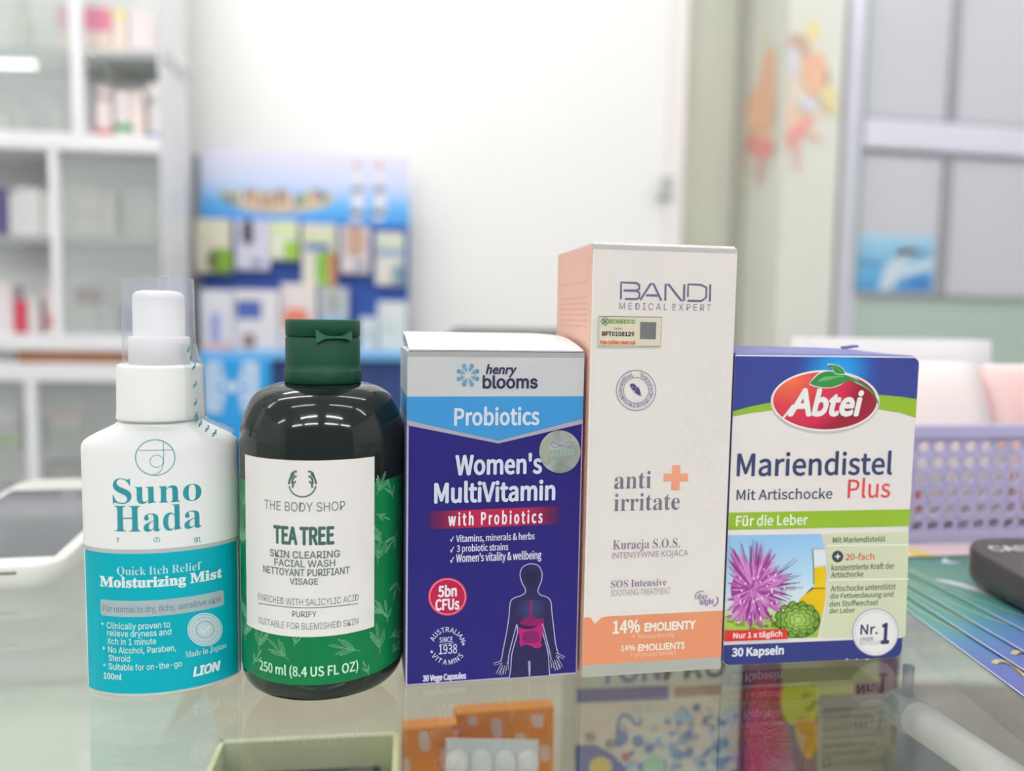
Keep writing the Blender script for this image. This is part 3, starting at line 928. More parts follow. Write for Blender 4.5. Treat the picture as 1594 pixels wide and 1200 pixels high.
for pts, c in ((((1366, 452), (1378, 415), (1400, 392), (1418, 380), (1425, 395), (1405, 415), (1452, 402), (1452, 418), (1400, 432), (1386, 452)), (206, 222, 234)), (((1402, 450), (1420, 432), (1448, 430), (1448, 450)), (72, 130, 200)), (((1392, 392), (1412, 386), (1446, 391), (1444, 399), (1415, 396), (1394, 400)), (120, 150, 180)), (((1334, 404), (1372, 408), (1370, 414), (1334, 412)), (90, 140, 186))):
    v = [pp_(x, y, .003) for x, y in pts]
    tri = tessellate_polygon([[Vector((a, c_, 0)) for a, b, c_ in v]])
    pst.add(v, [list(t) for t in tri], mat('poster_ink', c, .5, bump=.02))
tag(pst.build('poster'), 'blue and white poster stuck low on the grey glass partition', 'poster')
# ================================================================== PRODUCTS ON THE GLASS
def carton_body(w, d, H, rc, front, sides, top, bottom=None, left=None):
    """folded card box; rc = corner radii (bottom left, bottom right, top right, top left) of the front outline"""
    pts = []
    for (cx, cz, a0), r in zip(((-w / 2, 0, 180), (w / 2, 0, 270), (w / 2, H, 0), (-w / 2, H, 90)), rc):
        sx, sz = (1 if cx < 0 else -1), (1 if cz == 0 else -1)
        for i in range(5):
            a = math.radians(a0 + 90 * i / 4)
            pts.append((cx + sx * r + r * math.cos(a), cz + sz * r + r * math.sin(a)))
    bm = bmesh.new()
    vs = [bm.verts.new((x, -d / 2, z)) for x, z in pts]
    f = bm.faces.new(vs)
    ext = bmesh.ops.extrude_face_region(bm, geom=[f])
    bmesh.ops.translate(bm, vec=(0, d, 0), verts=[g for g in ext['geom'] if isinstance(g, bmesh.types.BMVert)])
    bmesh.ops.recalc_face_normals(bm, faces=bm.faces)
    edges = [e for e in bm.edges if abs(e.verts[0].co.y - e.verts[1].co.y) < 1e-9]
    bmesh.ops.bevel(bm, geom=edges, offset=0.00025, segments=2, profile=0.5, affect='EDGES')
    bm.normal_update()
    def pick(f):
        n = f.normal
        if n.y < -.8: return front
        if n.z > .7: return top
        if n.z < -.7: return bottom or sides
        if n.x < -.7 and left: return left
        return sides
    return MB().bm(bm, front, mats=pick)

def card(rgb, rough=0.42):
    return mat('printed_card', rgb, rough, k=KP, bump=0.08, bscale=1500, spec=.25)

# ------------------------------------------------------------------ purple vitamin carton
HW, HD, HH = 0.0663, 0.0450, 0.1256
hx, hy, hr = 0.0131, 0.2870, 0.0145
hloc = (hx + HW / 2 * math.cos(hr) - HD / 2 * math.sin(hr), hy + HW / 2 * math.sin(hr) + HD / 2 * math.cos(hr), 0)
vit = thing('vitamin_carton', 'purple, light blue and silver vitamin carton with a round silver sticker', 'box', hloc, hr)
P_ = Face(hloc, hr, -HD / 2)
P_.vmin = .0005
mb = carton_body(HW, HD, HH, (.0003, .0003, .0008, .0008), card((38, 33, 110)), card((188, 196, 206)), card((240, 240, 240)), left=card((176, 188, 200)))
pr = Print(P_, mb)
SIL = (193, 193, 195)
wl, wr = -HW / 2 + .0001, HW / 2 - .0001
def rowv(x, y): return P_.inv(x, y)[1]
vB = (rowv(640, 617.5) + rowv(900, 616.5)) / 2
pr.fill_uv([(wl, vB), (wr, vB), (wr, HH - .0003), (wl, HH - .0003)], SIL, 0)
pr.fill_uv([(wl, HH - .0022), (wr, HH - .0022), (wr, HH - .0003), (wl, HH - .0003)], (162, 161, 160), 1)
vs_, vt = (rowv(633, 655) + rowv(907, 651)) / 2, rowv(773.7, 686)
pr.fill_uv([(wl, vB), (wl, vs_ - .0018), (0.0007, vt - .0010), (wr, vs_ - .0018), (wr, vB)], (166, 160, 172), 1)
pr.fill_uv([(wl, vB), (wl, vs_), (0.0007, vt), (wr, vs_), (wr, vB)], (62, 140, 198), 2)
pr.fill_uv([(wl, .0004), (wl + .0006, .0004), (wl + .0006, vs_ - .002), (wl, vs_ - .002)], (172, 166, 192), 2)
pr.fill_uv([(wr - .0004, .0004), (wr, .0004), (wr, vs_ - .002), (wr - .0004, vs_ - .002)], (172, 150, 185), 2)
pr.fill_uv([(wl, .0002), (wr, .0002), (wr, .0010), (wl, .0010)], (168, 162, 180), 1)
for k_ in range(8):
    a = math.radians(22.5 + 45 * k_)
    for rr, rd, cc in ((15.3, 3.6, (98, 148, 182)), (9.9, 2.0, (98, 148, 182)), (6.6, 1.2, (98, 148, 182))):
        pr.ell(728.3 + rr * math.cos(a), 583.8 + rr * math.sin(a), rd, rd, cc, 3, 16)
    b = a + math.radians(22.5)
    pr.ell(728.3 + 11 * math.cos(b), 583.8 + 11 * math.sin(b), 1.2, 1.2, (98, 148, 182), 3, 10)
    pr.stroke([(728.3 + 9.9 * math.cos(a), 583.8 + 9.9 * math.sin(a)), (728.3 + 15 * math.cos(a), 583.8 + 15 * math.sin(a))], 1.6, (150, 182, 204), 2)
DK = (54, 52, 84)
pr.text('henry', 756, 566.5, 804.5, 587.5, DK, 3, 'B', .03, .22)
pr.text('blooms', 751, 584, 837, 605, DK, 3, 'I', .045)
WT = (203, 208, 220)
pr.text('Probiotics', 707, 632.5, 839.5, 662.5, WT, 3, 'C', .035)
pr.text('Women\'s', 709, 705.5, 843.5, 739, WT, 3, 'C', .04)
pr.text('MultiVitamin', 676, 747, 864, 781.5, WT, 3, 'C', .04)
BAN = grad_mat('printed_red_band', 'linear', [(0.0, (52, 34, 92)), (0.10, (110, 32, 72)), (0.28, (172, 34, 72)), (0.7, (172, 34, 72)), (0.9, (110, 32, 72)), (1.0, (56, 34, 92))],
               (P_.inv(666, 810)[0], 0), (P_.inv(871, 802)[0], 0))
pr.fill_uv([P_.inv(667, 824), P_.inv(870, 815.5), P_.inv(870, 787.5), P_.inv(667, 796)], BAN, 2)
pr.text('with Probiotics', 698, 794.5, 844, 816.5, (230, 222, 230), 4, 'C', .035, sp=1.18)
for t, x0, x1, y0, y1, cy0, cy1 in (('Vitamins, minerals & herbs', 710, 832, 830, 844, 834.5, 843), ('3 probiotic strains', 711, 791, 846, 860.5, 850.5, 860), ('Women\'s vitality & wellbeing', 710, 842.5, 858.5, 876.5, 866.5, 876)):
    pr.text(t, x0, y0, x1, y1, (205, 205, 222), 3, 'C', .02)
    pr.text('\u2713', 700.5, cy0, 706.5, cy1, (205, 205, 222), 3, 'C', .05)
pr.ell(696.5, 928.5, 30.5, 30, (176, 52, 92), 2)
pr.ell(696.5, 928.5, 28.4, 28, (232, 150, 172), 3)
pr.ell(696.5, 928.5, 27, 26.6, (178, 32, 66), 4)
pr.text('5bn', 682, 909.5, 711, 929, (225, 215, 228), 5, 'C', .05)
pr.text('CFUs', 677.5, 931, 715, 949.5, (225, 215, 228), 5, 'C', .05)
pr.arc('AUSTRALIAN', 696.5, 1005, 25.5, 7.6, 2, WT, 3, 'C', .02, span=150)
pr.arc('VITAMINS', 696.5, 1005, 25.5, 7.6, 180, WT, 3, 'C', .02, flip=True, span=125)
for sx_, sy_ in ((672, 1014), (721, 1002)):
    pr.fill([(sx_ + (3.2 if i % 2 == 0 else 1.3) * math.sin(math.pi * i / 5), sy_ - (3.2 if i % 2 == 0 else 1.3) * math.cos(math.pi * i / 5)) for i in range(10)], WT, 3)
pr.text('SINCE', 684, 991, 704.5, 999.5, WT, 3, 'C', .02)
pr.stroke([(684, 1003), (706, 1000.5)], .8, WT, 3)
pr.text('1938', 683, 1002.5, 711.5, 1017.5, WT, 3, 'C', .015)
pr.text('30 Vege Capsules', 658, 1047.5, 725.5, 1061.5, (200, 200, 222), 3, 'C', .05)
Z6 = zm(610, 780, 3.871)
sil_r = [(845, 376), (882, 388), (903, 428), (900, 478), (884, 518), (880, 545), (900, 566), (935, 577), (957, 606), (963, 670), (972, 745), (984, 850), (996, 900), (1004, 925), (1000, 950), (986, 966), (968, 962), (957, 940), (950, 905), (932, 835), (916, 770), (905, 735), (908, 790), (925, 850), (940, 915), (945, 985), (940, 1090)]
sil_l = [(712, 1110), (716, 1000), (722, 920), (740, 850), (756, 790), (752, 740), (742, 775), (722, 850), (706, 915), (700, 965), (697, 1005), (690, 995), (674, 990), (662, 975), (656, 958), (662, 938), (672, 880), (690, 790), (704, 700), (712, 610), (735, 582), (775, 568), (803, 548), (800, 520), (783, 490), (771, 440), (785, 398), (815, 380)]
sil = Z6(*(sil_r + [(838, 1090), (832, 975), (822, 975), (820, 1095)] + sil_l))
pr.fill(sil, (44, 40, 82), 3, 3)
gl_ = grad_mat('printed_chest', 'radial', [(0, (58, 66, 112)), (1, (44, 40, 82))], P_.inv(*Z6((838, 650))[0]), (.006, .006))
pr.fill(Z6((760, 605), (840, 590), (915, 605), (925, 690), (840, 720), (752, 690)), gl_, 4, 4)
pr.stroke(sil, 1.5, (176, 172, 205), 6, closed=True, smooth=3)
MG = (150, 30, 96)
pr.stroke(Z6((836, 598), (838, 650), (834, 705)), 3.2, MG, 5)
pr.fill(Z6((770, 735), (800, 705), (850, 698), (895, 708), (912, 700), (912, 738), (850, 752)), (128, 32, 92), 5, 4)
pr.fill(Z6((762, 760), (800, 770), (850, 764), (902, 742), (908, 790), (896, 850), (906, 868), (870, 885), (835, 868), (800, 862), (772, 872), (768, 810)), (170, 32, 106), 6, 4)
pr.fill(Z6((792, 790), (880, 785), (880, 845), (830, 852), (792, 845)), (120, 34, 98), 7, 4)
pr.fill(Z6((806, 430), (838, 418), (872, 430), (876, 475), (852, 515), (826, 515), (804, 475)), (38, 33, 70), 4, 4)
for hand in (((676, 960), ((655, 968), (612, 980)), ((662, 985), (632, 1038)), ((672, 990), (655, 1046)), ((684, 990), (676, 1040)), ((694, 985), (695, 1016))), ((972, 925), ((995, 920), (1038, 942)), ((962, 960), (968, 1002)), ((974, 965), (990, 1016)), ((988, 962), (1006, 1012)), ((1000, 955), (1021, 1000)))):
    for fg in hand[1:]:
        pr.stroke(Z6(hand[0], *fg), 4.2, (176, 172, 205), 5)
    for fg in hand[1:]:
        pr.stroke(Z6(hand[0], *fg), 2.2, (44, 40, 82), 7)
    pr.ell(*Z6(hand[0])[0], 4, 7, (44, 40, 82), 8, 14)
# the light blue band runs on round the left side
for za_, zb_, c_ in ((vs_, vB, (62, 132, 188)), (.0006, vs_ - .001, (120, 122, 160))):
    mb.add([(-HW / 2 - .00008, -HD / 2 + .0006, za_), (-HW / 2 - .00008, HD / 2 - .0006, za_), (-HW / 2 - .00008, HD / 2 - .0006, zb_), (-HW / 2 - .00008, -HD / 2 + .0006, zb_)], [[3, 2, 1, 0]], ink(c_))
mb.build('carton_body', vit)
lid = MB()
gx, gy = 26, 12
RISE = at(770, 520, hy + HD + .001).z - HH
def lidpt(i, j, dz=0.0):
    u, t = i / gx, j / gy
    y = -HD / 2 + .0006 + (HD - .001) * t
    z = HH + .0002 + RISE * (1 - (1 - t) ** 2.1)
    e = max(0.0, (u - .80) / .20)
    z -= (z - HH - .0002) * (e ** 2) * .12
    xx = -HW / 2 + .0006 + (HW - .0010) * u
    return (xx, y, z + dz)
lv = [lidpt(i, j, dz) for dz in (0, .0004) for i in range(gx + 1) for j in range(gy + 1)]
nn = (gx + 1) * (gy + 1)
lf = []
for i in range(gx):
    for j in range(gy):
        q = [i * (gy + 1) + j, (i + 1) * (gy + 1) + j, (i + 1) * (gy + 1) + j + 1, i * (gy + 1) + j + 1]
        lf.append([x + nn for x in q]); lf.append(q[::-1])
for i in range(gx):
    for j in (0, gy):
        a, b = i * (gy + 1) + j, (i + 1) * (gy + 1) + j
        lf.append([a, b, b + nn, a + nn])
for j in range(gy):
    for i in (0, gx):
        a, b = i * (gy + 1) + j, i * (gy + 1) + j + 1
        lf.append([a, b, b + nn, a + nn])
lid.add(lv, lf, card((242, 242, 240)), True)
lid.build('tuck_flap', vit, sharp=40)
rp_ = MB().span((-HW / 2 + .0008, HD / 2 - .0008, HH - .002), (HW / 2 * .95, HD / 2 - .0003, HH + RISE - .0004), card((205, 208, 212)))
rp_.build('rear_panel', vit)
# round hologram sticker
hm = mat('hologram_foil', (176, 182, 178), 0.34, metal=0.55, k=1.1)
nt = hm.node_tree; bs_ = nt.nodes['Principled BSDF']
tc = nt.nodes.new('ShaderNodeTexCoord'); wv = nt.nodes.new('ShaderNodeTexNoise'); wv.inputs['Scale'].default_value = 160; wv.inputs['Detail'].default_value = 5
rp = nt.nodes.new('ShaderNodeValToRGB')
rp.color_ramp.elements[0].position, rp.color_ramp.elements[1].position = .3, .72
rp.color_ramp.elements[0].color = (*[lin(c) for c in (150, 160, 150)], 1); rp.color_ramp.elements[1].color = (*[lin(c) for c in (214, 216, 214)], 1)
nt.links.new(tc.outputs['Object'], wv.inputs['Vector']); nt.links.new(wv.outputs['Fac'], rp.inputs['Fac']); nt.links.new(rp.outputs['Color'], bs_.inputs['Base Color'])
st = MB(); ps = Print(P_, st, base=8)
ps.ell(871, 702.7, 32, 33.2, hm, 0, 56)
fo = lambda c: mat('foil_mark', c, .4, metal=.5)
Z5 = zm(610, 500, 4.0)
ps.stroke(Z5((998, 752), (1050, 772), (1105, 748), (1112, 780), (1050, 776), (1000, 784)), 1.2, fo((150, 158, 170)), 1, True, 3)
ps.fill(Z5((975, 798), (1135, 795), (1135, 832), (975, 836)), fo((182, 200, 184)), 1)
for i in range(6):
    ps.stroke(Z5((988 + i * 25, 803), (988 + i * 25, 830)), 1.2, fo((150, 178, 156)), 2)
ps.stroke(Z5((1010, 850), (1060, 846), (1110, 848), (1062, 880), (1045, 890), (1040, 870)), 1, fo((160, 166, 170)), 1, True, 3)
ps.fill(Z5((930, 770), (958, 738), (985, 720), (975, 820), (960, 880), (935, 850)), fo((190, 192, 172)), 1, 4)
o = st.build('hologram_sticker', vit); o['label'] = 'round silver hologram sticker'

# ------------------------------------------------------------------ tall white and peach cream carton
BW, BD, BH = 0.0571, 0.0555, 0.1658
bx, by, br = 0.0807, 0.2852, -0.0021
bloc = (bx + BW / 2 * math.cos(br) - BD / 2 * math.sin(br), by + BW / 2 * math.sin(br) + BD / 2 * math.cos(br), 0)
cre = thing('cream_carton', 'tallest carton, white with a peach side and an orange band near its foot', 'box', bloc, br)
PB = Plane(bloc, br, -BD / 2)
peach = mat('peach_card', (232, 184, 165), .4, k=KP, bump=.06, bscale=900)
mb = carton_body(BW, BD, BH, (.0003, .0003, .0010, .0004), card((222, 215, 210)), peach, card((235, 232, 228)), left=peach)
pr = Print(PB, mb)
wl, wr = -BW / 2 + .0001, BW / 2 - .0001
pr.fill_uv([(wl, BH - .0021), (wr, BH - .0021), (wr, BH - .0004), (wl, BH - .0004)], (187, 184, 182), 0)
pr.fill_uv([(wl, .0004), (wl + .0006, .0004), (wl + .0006, BH - .003), (wl, BH - .003)], (238, 222, 212), 1)
PU, PG = (110, 100, 134), (140, 132, 148)
# wordmark in thin square-shouldered letters, drawn stroke by stroke
ZB = zm(850, 360, 4.0)
S_ = 3.1
pr.stroke(ZB((465, 424), (467, 318), (565, 322)), S_, PU, 2)
pr.stroke(ZB((565, 322), (580, 333), (580, 358), (564, 369)), S_, PU, 2)
pr.stroke(ZB((482, 368), (564, 370), (581, 384), (580, 412), (562, 422), (490, 421)), S_, PU, 2)
pr.stroke(ZB((586, 428), (652, 326), (668, 326), (718, 432)), S_, PU, 2)
pr.stroke(ZB((622, 398), (702, 400)), S_, PU, 2)
pr.stroke(ZB((742, 432), (744, 330), (762, 330), (842, 432), (858, 433), (860, 330)), S_, PU, 2)
pr.stroke(ZB((882, 408), (884, 330), (966, 334), (998, 350), (996, 412), (966, 434), (880, 432)), S_, PU, 2)
pr.stroke(ZB((1022, 330), (1019, 438)), S_, PU, 2)
pr.text('M E D I C A L  E X P E R T', 963.7, 472.3, 1106.7, 482.8, PG, 2, 'I')
pr.ring(990, 607.5, 30.6, 31.2, 1.1, (128, 112, 152), 2)
pr.ring(990, 607.5, 19.8, 20, .9, (128, 112, 152), 2)
pr.arc('Testowany dermatologicznie na sk\u00f3rze wra\u017cliwej.', 990, 607.5, 25.0, 6.6, 182, (134, 120, 158), 2, 'I', span=335)
pr.fill(ZB((524, 952), (545, 948), (562, 962), (578, 975), (588, 1005), (586, 1022), (570, 1016), (555, 1005), (538, 985), (526, 970)), (92, 80, 128), 2, 4)
pr.stroke(ZB((560, 985), (580, 1008), (592, 1026)), 1.0, (92, 80, 128), 3)
for a_, b_ in (((530, 975), (541, 968)), ((545, 998), (557, 990)), ((566, 962), (562, 975))):
    pr.stroke(ZB(a_, b_), .7, (222, 215, 210), 3)
Z2 = zm(890, 560, 4.615)
TXG = (122, 112, 128)
pr.text('anti', 956.3, 733, 1013.5, 760.6, TXG, 2, 'S', 0, off=-.003)
pr.text('irritate', 955.6, 767, 1058, 794.5, TXG, 2, 'S', 0, off=-.003)
pr.fill(Z2((722, 757), (778, 757), (778, 816), (834, 816), (834, 872), (776, 872), (772, 936), (714, 936), (718, 872), (658, 872), (660, 816), (722, 816)), (226, 154, 124), 2)
ZK = zm(890, 800, 4.444)
TXV = (134, 120, 144)
pr.text('Kuracja S.O.S.', 954, 839, 1058, 857.5, TXV, 2, 'S', 0, off=-.004)
pr.text('INTENSYWNIE KOJ\u0104CA', 952.5, 857, 1071, 870, (158, 146, 156), 2, 'B')
pr.text('SOS Intensive', 951, 901.5, 1037.4, 913, TXV, 2, 'S', 0, off=-.003)
pr.text('SOOTHING TREATMENT', 950.8, 916, 1043.5, 926, (172, 162, 164), 2, 'B')
pr.text('day', 1085, 923.5, 1101.5, 935, (120, 100, 146), 2, 'S')
pr.text('night', 1089, 931, 1111.5, 943, (120, 100, 146), 2, 'S')
pr.ring(1092, 929, 10, 9.3, 1.3, (120, 100, 146), 2, 160, 290, 16)
pr.ring(1108, 934.5, 9.5, 9, 1.7, (120, 100, 146), 2, -40, 80, 16)
# embossed crosses
emb = card((225, 218, 213))
for ex, ey in ((1096, 571), (1112, 584), (1098, 584), (1127, 580), (1104, 614), (1092, 626), (1112, 626), (1126, 646), (1072, 646), (1059, 659), (1081, 659), (1113, 661), (1100, 673), (1121, 673), (1074, 692), (1060, 705), (1085, 705), (1107, 711), (1096, 724), (1116, 724), (1082, 749), (1070, 761), (1095, 761), (1114, 773), (1103, 785), (1124, 785)):
    pr.fill([(ex - 5, ey - 1.7), (ex + 5, ey - 1.7), (ex + 5, ey + 1.7), (ex - 5, ey + 1.7)], emb, 3)
    pr.fill([(ex - 1.7, ey - 5), (ex + 1.7, ey - 5), (ex + 1.7, ey + 5), (ex - 1.7, ey + 5)], emb, 3)
OR = (217, 141, 106)
vlo = (PB.inv(915, 1035)[1] + PB.inv(1110, 1023)[1]) / 2
vhi = (PB.inv(950, 959)[1] + PB.inv(1115, 950.5)[1]) / 2
pr.fill_uv([(wl, .0004), (wr, .0004), (wr, vlo), (wl, vlo)], (168, 168, 160), 2)
nx0, nx1, nx2 = PB.inv(919, 960)[0], PB.inv(926, 960)[0], PB.inv(943, 960)[0]
pr.fill_uv([(wl, vlo), (wr, vlo), (wr, vhi), (nx2, vhi), (nx2 - .0018, vhi - .0004), (nx1, vhi - .0027), (nx0, vhi), (wl, vhi)], OR, 2)
LW = (243, 226, 216)
pr.text('14%', 953.7, 964.5, 996.2, 985.6, LW, 3, 'C', .04)
pr.text('EMOLIENTY', 1003, 967, 1082.4, 981, LW, 3, 'B', .05)
pr.text('+ fitoceramidy', 983, 984.5, 1050, 995, (236, 184, 156), 3, 'B')
pr.text('14%', 966.5, 1003.5, 988.5, 1013, LW, 3, 'C', .03)
pr.text('EMOLLIENTS', 993, 1000.5, 1065.5, 1011.5, LW, 3, 'B', .04)
pr.text('+ phytoceramides', 980, 1012.5, 1052, 1023, (236, 184, 156), 3, 'B')
# fine lines of small print on the peach side
line = mat('ink', (220, 166, 146), .45, k=KP)
line2 = mat('ink', (240, 200, 180), .45, k=KP)
random.seed(5)
z_ = BH - .014
while z_ > .02:
    x_ = -BD / 2 + .006
    while x_ < BD / 2 - .008:
        L_ = random.uniform(.002, .008)
        q = min(x_ + L_, BD / 2 - .006)
        mb.add([(-BW / 2 - .00006, x_, z_), (-BW / 2 - .00006, q, z_), (-BW / 2 - .00006, q, z_ + .0007), (-BW / 2 - .00006, x_, z_ + .0007)], [[3, 2, 1, 0]], line2 if int(z_ * 900) % 7 == 0 else line)
        x_ = q + .001
    z_ -= .0022 if random.random() > .12 else .006
mb.build('carton_body', cre)
fl = MB()
fl.span((-BW / 2 + .0004, -BD / 2 + .0012, BH), (BW / 2 - .0006, BD / 2 - .0005, BH + .0007), card((240, 238, 235)), .0003)
fl.build('tuck_flap', cre)
# paper security sticker
st = MB(); ps = Print(PB, st, base=6)
CRM = (212, 203, 182)
ps.fill([(931, 491), (1031.5, 492), (1028.5, 541), (928.5, 540.5)], (219, 216, 207), 0)
ps.fill([(933.5, 493), (1029.5, 494), (1026.8, 538.5), (931, 538)], CRM, 1)
ps.stroke([(932.5, 492.5), (1029.7, 493.5), (1027, 539), (930.3, 538.5)], .9, (96, 96, 82), 2, True)
GR = (66, 122, 76)
for dx, dy in ((0, -2.6), (0, 2.6), (-2.6, 0), (2.6, 0)):
    ps.ring(941.3 + dx, 500.2 + dy, 3.4, 3.4, 1.1, GR, 2, n=18)
ps.text('BIOMEDICO', 947.5, 497, 988, 503.8, (112, 152, 70), 2, 'I', .06)
ps.text('Serial', 955.5, 509, 967.5, 513.2, (110, 106, 96), 2, 'I')
ps.text('BPT0108129', 936.7, 516, 986.7, 523.2, (56, 56, 52), 2, 'I', .06)
ps.text('TEM CH\u1ed0NG H\u00c0NG GI\u1ea2', 933, 528.8, 989, 536.5, (208, 104, 66), 2, 'C', .06)
ps.fill([(996, 501), (1021, 501.5), (1020, 528), (995.5, 527.5)], (112, 114, 112), 2)
o = st.build('security_sticker', cre); o['label'] = 'cream paper serial number sticker'

# ------------------------------------------------------------------ blue, white and green capsule carton
AW, AD, AH = 0.0782, 0.028, 0.1252
ax, ay, ar = 0.1396, 0.2875, -0.0357
aloc = (ax + AW / 2 * math.cos(ar) - AD / 2 * math.sin(ar), ay + AW / 2 * math.sin(ar) + AD / 2 * math.cos(ar), 0)
cap_ = thing('capsule_carton', 'blue, white and green capsule carton with a red oval and a thistle picture', 'box', aloc, ar)
PA = Plane(aloc, ar, -AD / 2)
NAVY = (50, 58, 120)
WH = (226, 219, 215)
mb = carton_body(AW, AD, AH, (.0026, .0030, .0022, .0006), card(WH), card((60, 70, 140)), card((104, 110, 168)), card(NAVY))
pr = Print(PA, mb)
wl, wr = -AW / 2 + .0001, AW / 2 - .0001
Z4, Z7 = zm(1110, 530, 4.445), zm(1110, 780, 4.445)
def U4(*p): return [PA.inv(*q) for q in Z4(*p)]
def U7(*p): return [PA.inv(*q) for q in Z7(*p)]
def clampu(ps_): return [(max(wl, min(wr, a)), b) for a, b in ps_]
topv = AH - .0006
lowcurve = U4((60, 510), (140, 490), (250, 458), (400, 428), (600, 395), (800, 374), (1000, 370), (1150, 376), (1300, 388), (1400, 404), (1500, 420))
lowcurve[0] = (wl, lowcurve[1][1]); lowcurve[-1] = (wr, lowcurve[-2][1] - .0001)
gcurve = U4((60, 545), (140, 524), (250, 503), (400, 484), (600, 470), (800, 462), (1000, 464), (1150, 476), (1300, 500), (1400, 534), (1500, 560))
gcurve[0] = (wl, gcurve[1][1]); gcurve[-1] = (wr, gcurve[-2][1] - .0002)
lowcurve, gcurve = clampu(lowcurve), clampu(gcurve)
def band(lo, hi, col, layer):
    for (a, b), (c, d) in zip(zip(lo, lo[1:]), zip(hi, hi[1:])):
        if abs(a[0] - b[0]) > 1e-7:
            pr.put([a, b, d, c], [[0, 1, 2, 3]], col, layer)
HG = grad_mat('printed_blue_glow', 'radial', [(0.0, (46, 160, 222)), (0.35, (44, 140, 210)), (0.75, (54, 88, 162)), (1.0, (60, 70, 140))], PA.inv(*Z4((860, 210))[0]), (.0185, .017))
topline = [(p[0], topv) for p in lowcurve]
topline[-1] = (wr - .0016, topv); topline[-2] = (min(topline[-2][0], wr - .0018), topv)
band(lowcurve, topline, HG, 0)
pr.fill_uv([(wr - .0018, topv - .0002), (wr - .0016, lowcurve[-1][1]), (wr, lowcurve[-1][1]), (wr, topv - .0022), (wr - .0006, topv - .0008)], HG, 0)
band(gcurve, lowcurve, (140, 176, 52), 1)
# red oval emblem
ocx, ocy = 1283.7, 623.6
pr.ell(ocx + .4, ocy + 1.5, 85, 49.3, (196, 190, 190), 2, 60)
pr.ell(ocx, ocy, 83.7, 47.4, (238, 228, 222), 3, 60)
OV = grad_mat('printed_red_oval', 'radial', [(0, (232, 112, 74)), (0.45, (208, 66, 78)), (0.8, (200, 48, 78)), (1, (150, 40, 58))], PA.inv(1228, 590), (.030, .024))
pr.ell(ocx, ocy, 80.7, 44.6, OV, 4, 60)
LF, LF2 = (58, 138, 72), (104, 172, 102)
leafA = [(668, 298), (700, 258), (740, 226), (800, 212), (880, 228), (960, 255), (1040, 300), (1100, 350), (1138, 418), (1138, 440), (1105, 372), (1050, 322), (985, 288), (935, 278), (880, 302), (810, 324), (735, 320)]
pr.fill(Z4(*[(x + (x - 900) * .02, y + (-6 if y < 280 else 5)) for x, y in leafA]), (236, 232, 222), 5, 3)
pr.fill(Z4(*leafA), LF, 6, 3)
pr.fill(Z4((720, 282), (765, 252), (850, 244), (910, 248), (850, 258), (780, 276)), LF2, 7, 3)
leafB = [(792, 168), (850, 172), (892, 196), (908, 226), (872, 232), (838, 222), (822, 192)]
pr.fill(Z4(*[(x + (x - 855) * .12, y + (y - 200) * .16) for x, y in leafB]), (236, 232, 222), 7, 3)
pr.fill(Z4(*leafB), LF, 8, 3)
pr.stroke(Z4((815, 178), (855, 192), (890, 220)), .8, LF2, 9)
pr.text('Abtei', 1226, 604, 1343, 648.5, (240, 234, 228), 8, 'B', .045, .22)
pr.fill(Z4((468, 540), (500, 500), (545, 440), (560, 452), (520, 500), (482, 545)), (240, 234, 228), 8)
BLK = (62, 70, 106)
pr.text('Mariendistel', 1147, 702, 1389, 740.5, BLK, 2, 'C', .022)
pr.text('Mit Artischocke', 1146.5, 760, 1295.5, 777.5, (76, 84, 112), 2, 'C', .015)
pr.text('Plus', 1319.7, 743.5, 1385.8, 775, (216, 78, 76), 2, 'C', .012)
va = (PA.inv(1145, 823)[1] + PA.inv(1410, 820)[1]) / 2
vb = (PA.inv(1145, 796.8)[1] + PA.inv(1410, 793.3)[1]) / 2
pr.fill_uv([(wl, va), (wr, va), (wr, vb), (wl, vb)], (142, 176, 50), 2)
pr.text('F\u00fcr die Leber', 1145.5, 800.5, 1257, 818, (228, 236, 212), 3, 'C', .03)
# picture of thistle, oil flask and artichoke
SKY = grad_mat('printed_sky', 'linear', [(0, (150, 176, 66)), (0.2, (176, 198, 100)), (0.33, (214, 226, 226)), (0.6, (176, 208, 234)), (1, (140, 186, 226))], (0, PA.inv(1200, 992)[1]), (0, PA.inv(1200, 832)[1]))
pic = U7((92, 236), (745, 228), (772, 320), (786, 480), (778, 650), (755, 800), (722, 942), (66, 956))
pic[0] = (wl, pic[0][1]); pic[-1] = (wl, pic[-1][1])
pr.fill_uv(pic, SKY, 2)
random.seed(11)
for i in range(26):
    gx_ = random.uniform(75, 470); gy_ = random.uniform(790, 900)
    q = clampu(U7((gx_, gy_), (gx_ + random.uniform(20, 60), gy_ - random.uniform(5, 40)), (gx_ + random.uniform(40, 90), gy_ + random.uniform(0, 20))))
    pr.put(q, [[0, 1, 2]], random.choice([(120, 160, 44), (158, 190, 70), (96, 130, 44)]), 3)
# flask
pr.fill(Z7((690, 325), (768, 322), (780, 440), (695, 460)), (214, 222, 226), 3)
pr.fill(Z7((672, 322), (768, 318), (768, 332), (690, 336)), (168, 178, 186), 4)
pr.fill(Z7((695, 458), (780, 450), (776, 600), (700, 600)), (222, 186, 22), 4)
pr.stroke(Z7((688, 335), (694, 460), (696, 570)), 1.6, (120, 126, 124), 5)
pr.fill(Z7((588, 700), (640, 640), (700, 606), (774, 602), (770, 690), (757, 760), (740, 780), (640, 760)), (220, 182, 26), 4, 3)
pr.stroke(Z7((640, 640), (682, 602), (775, 602)), 1.8, (132, 120, 40), 5)
pr.fill(Z7((640, 640), (690, 610), (690, 590), (662, 610)), (110, 116, 112), 5)
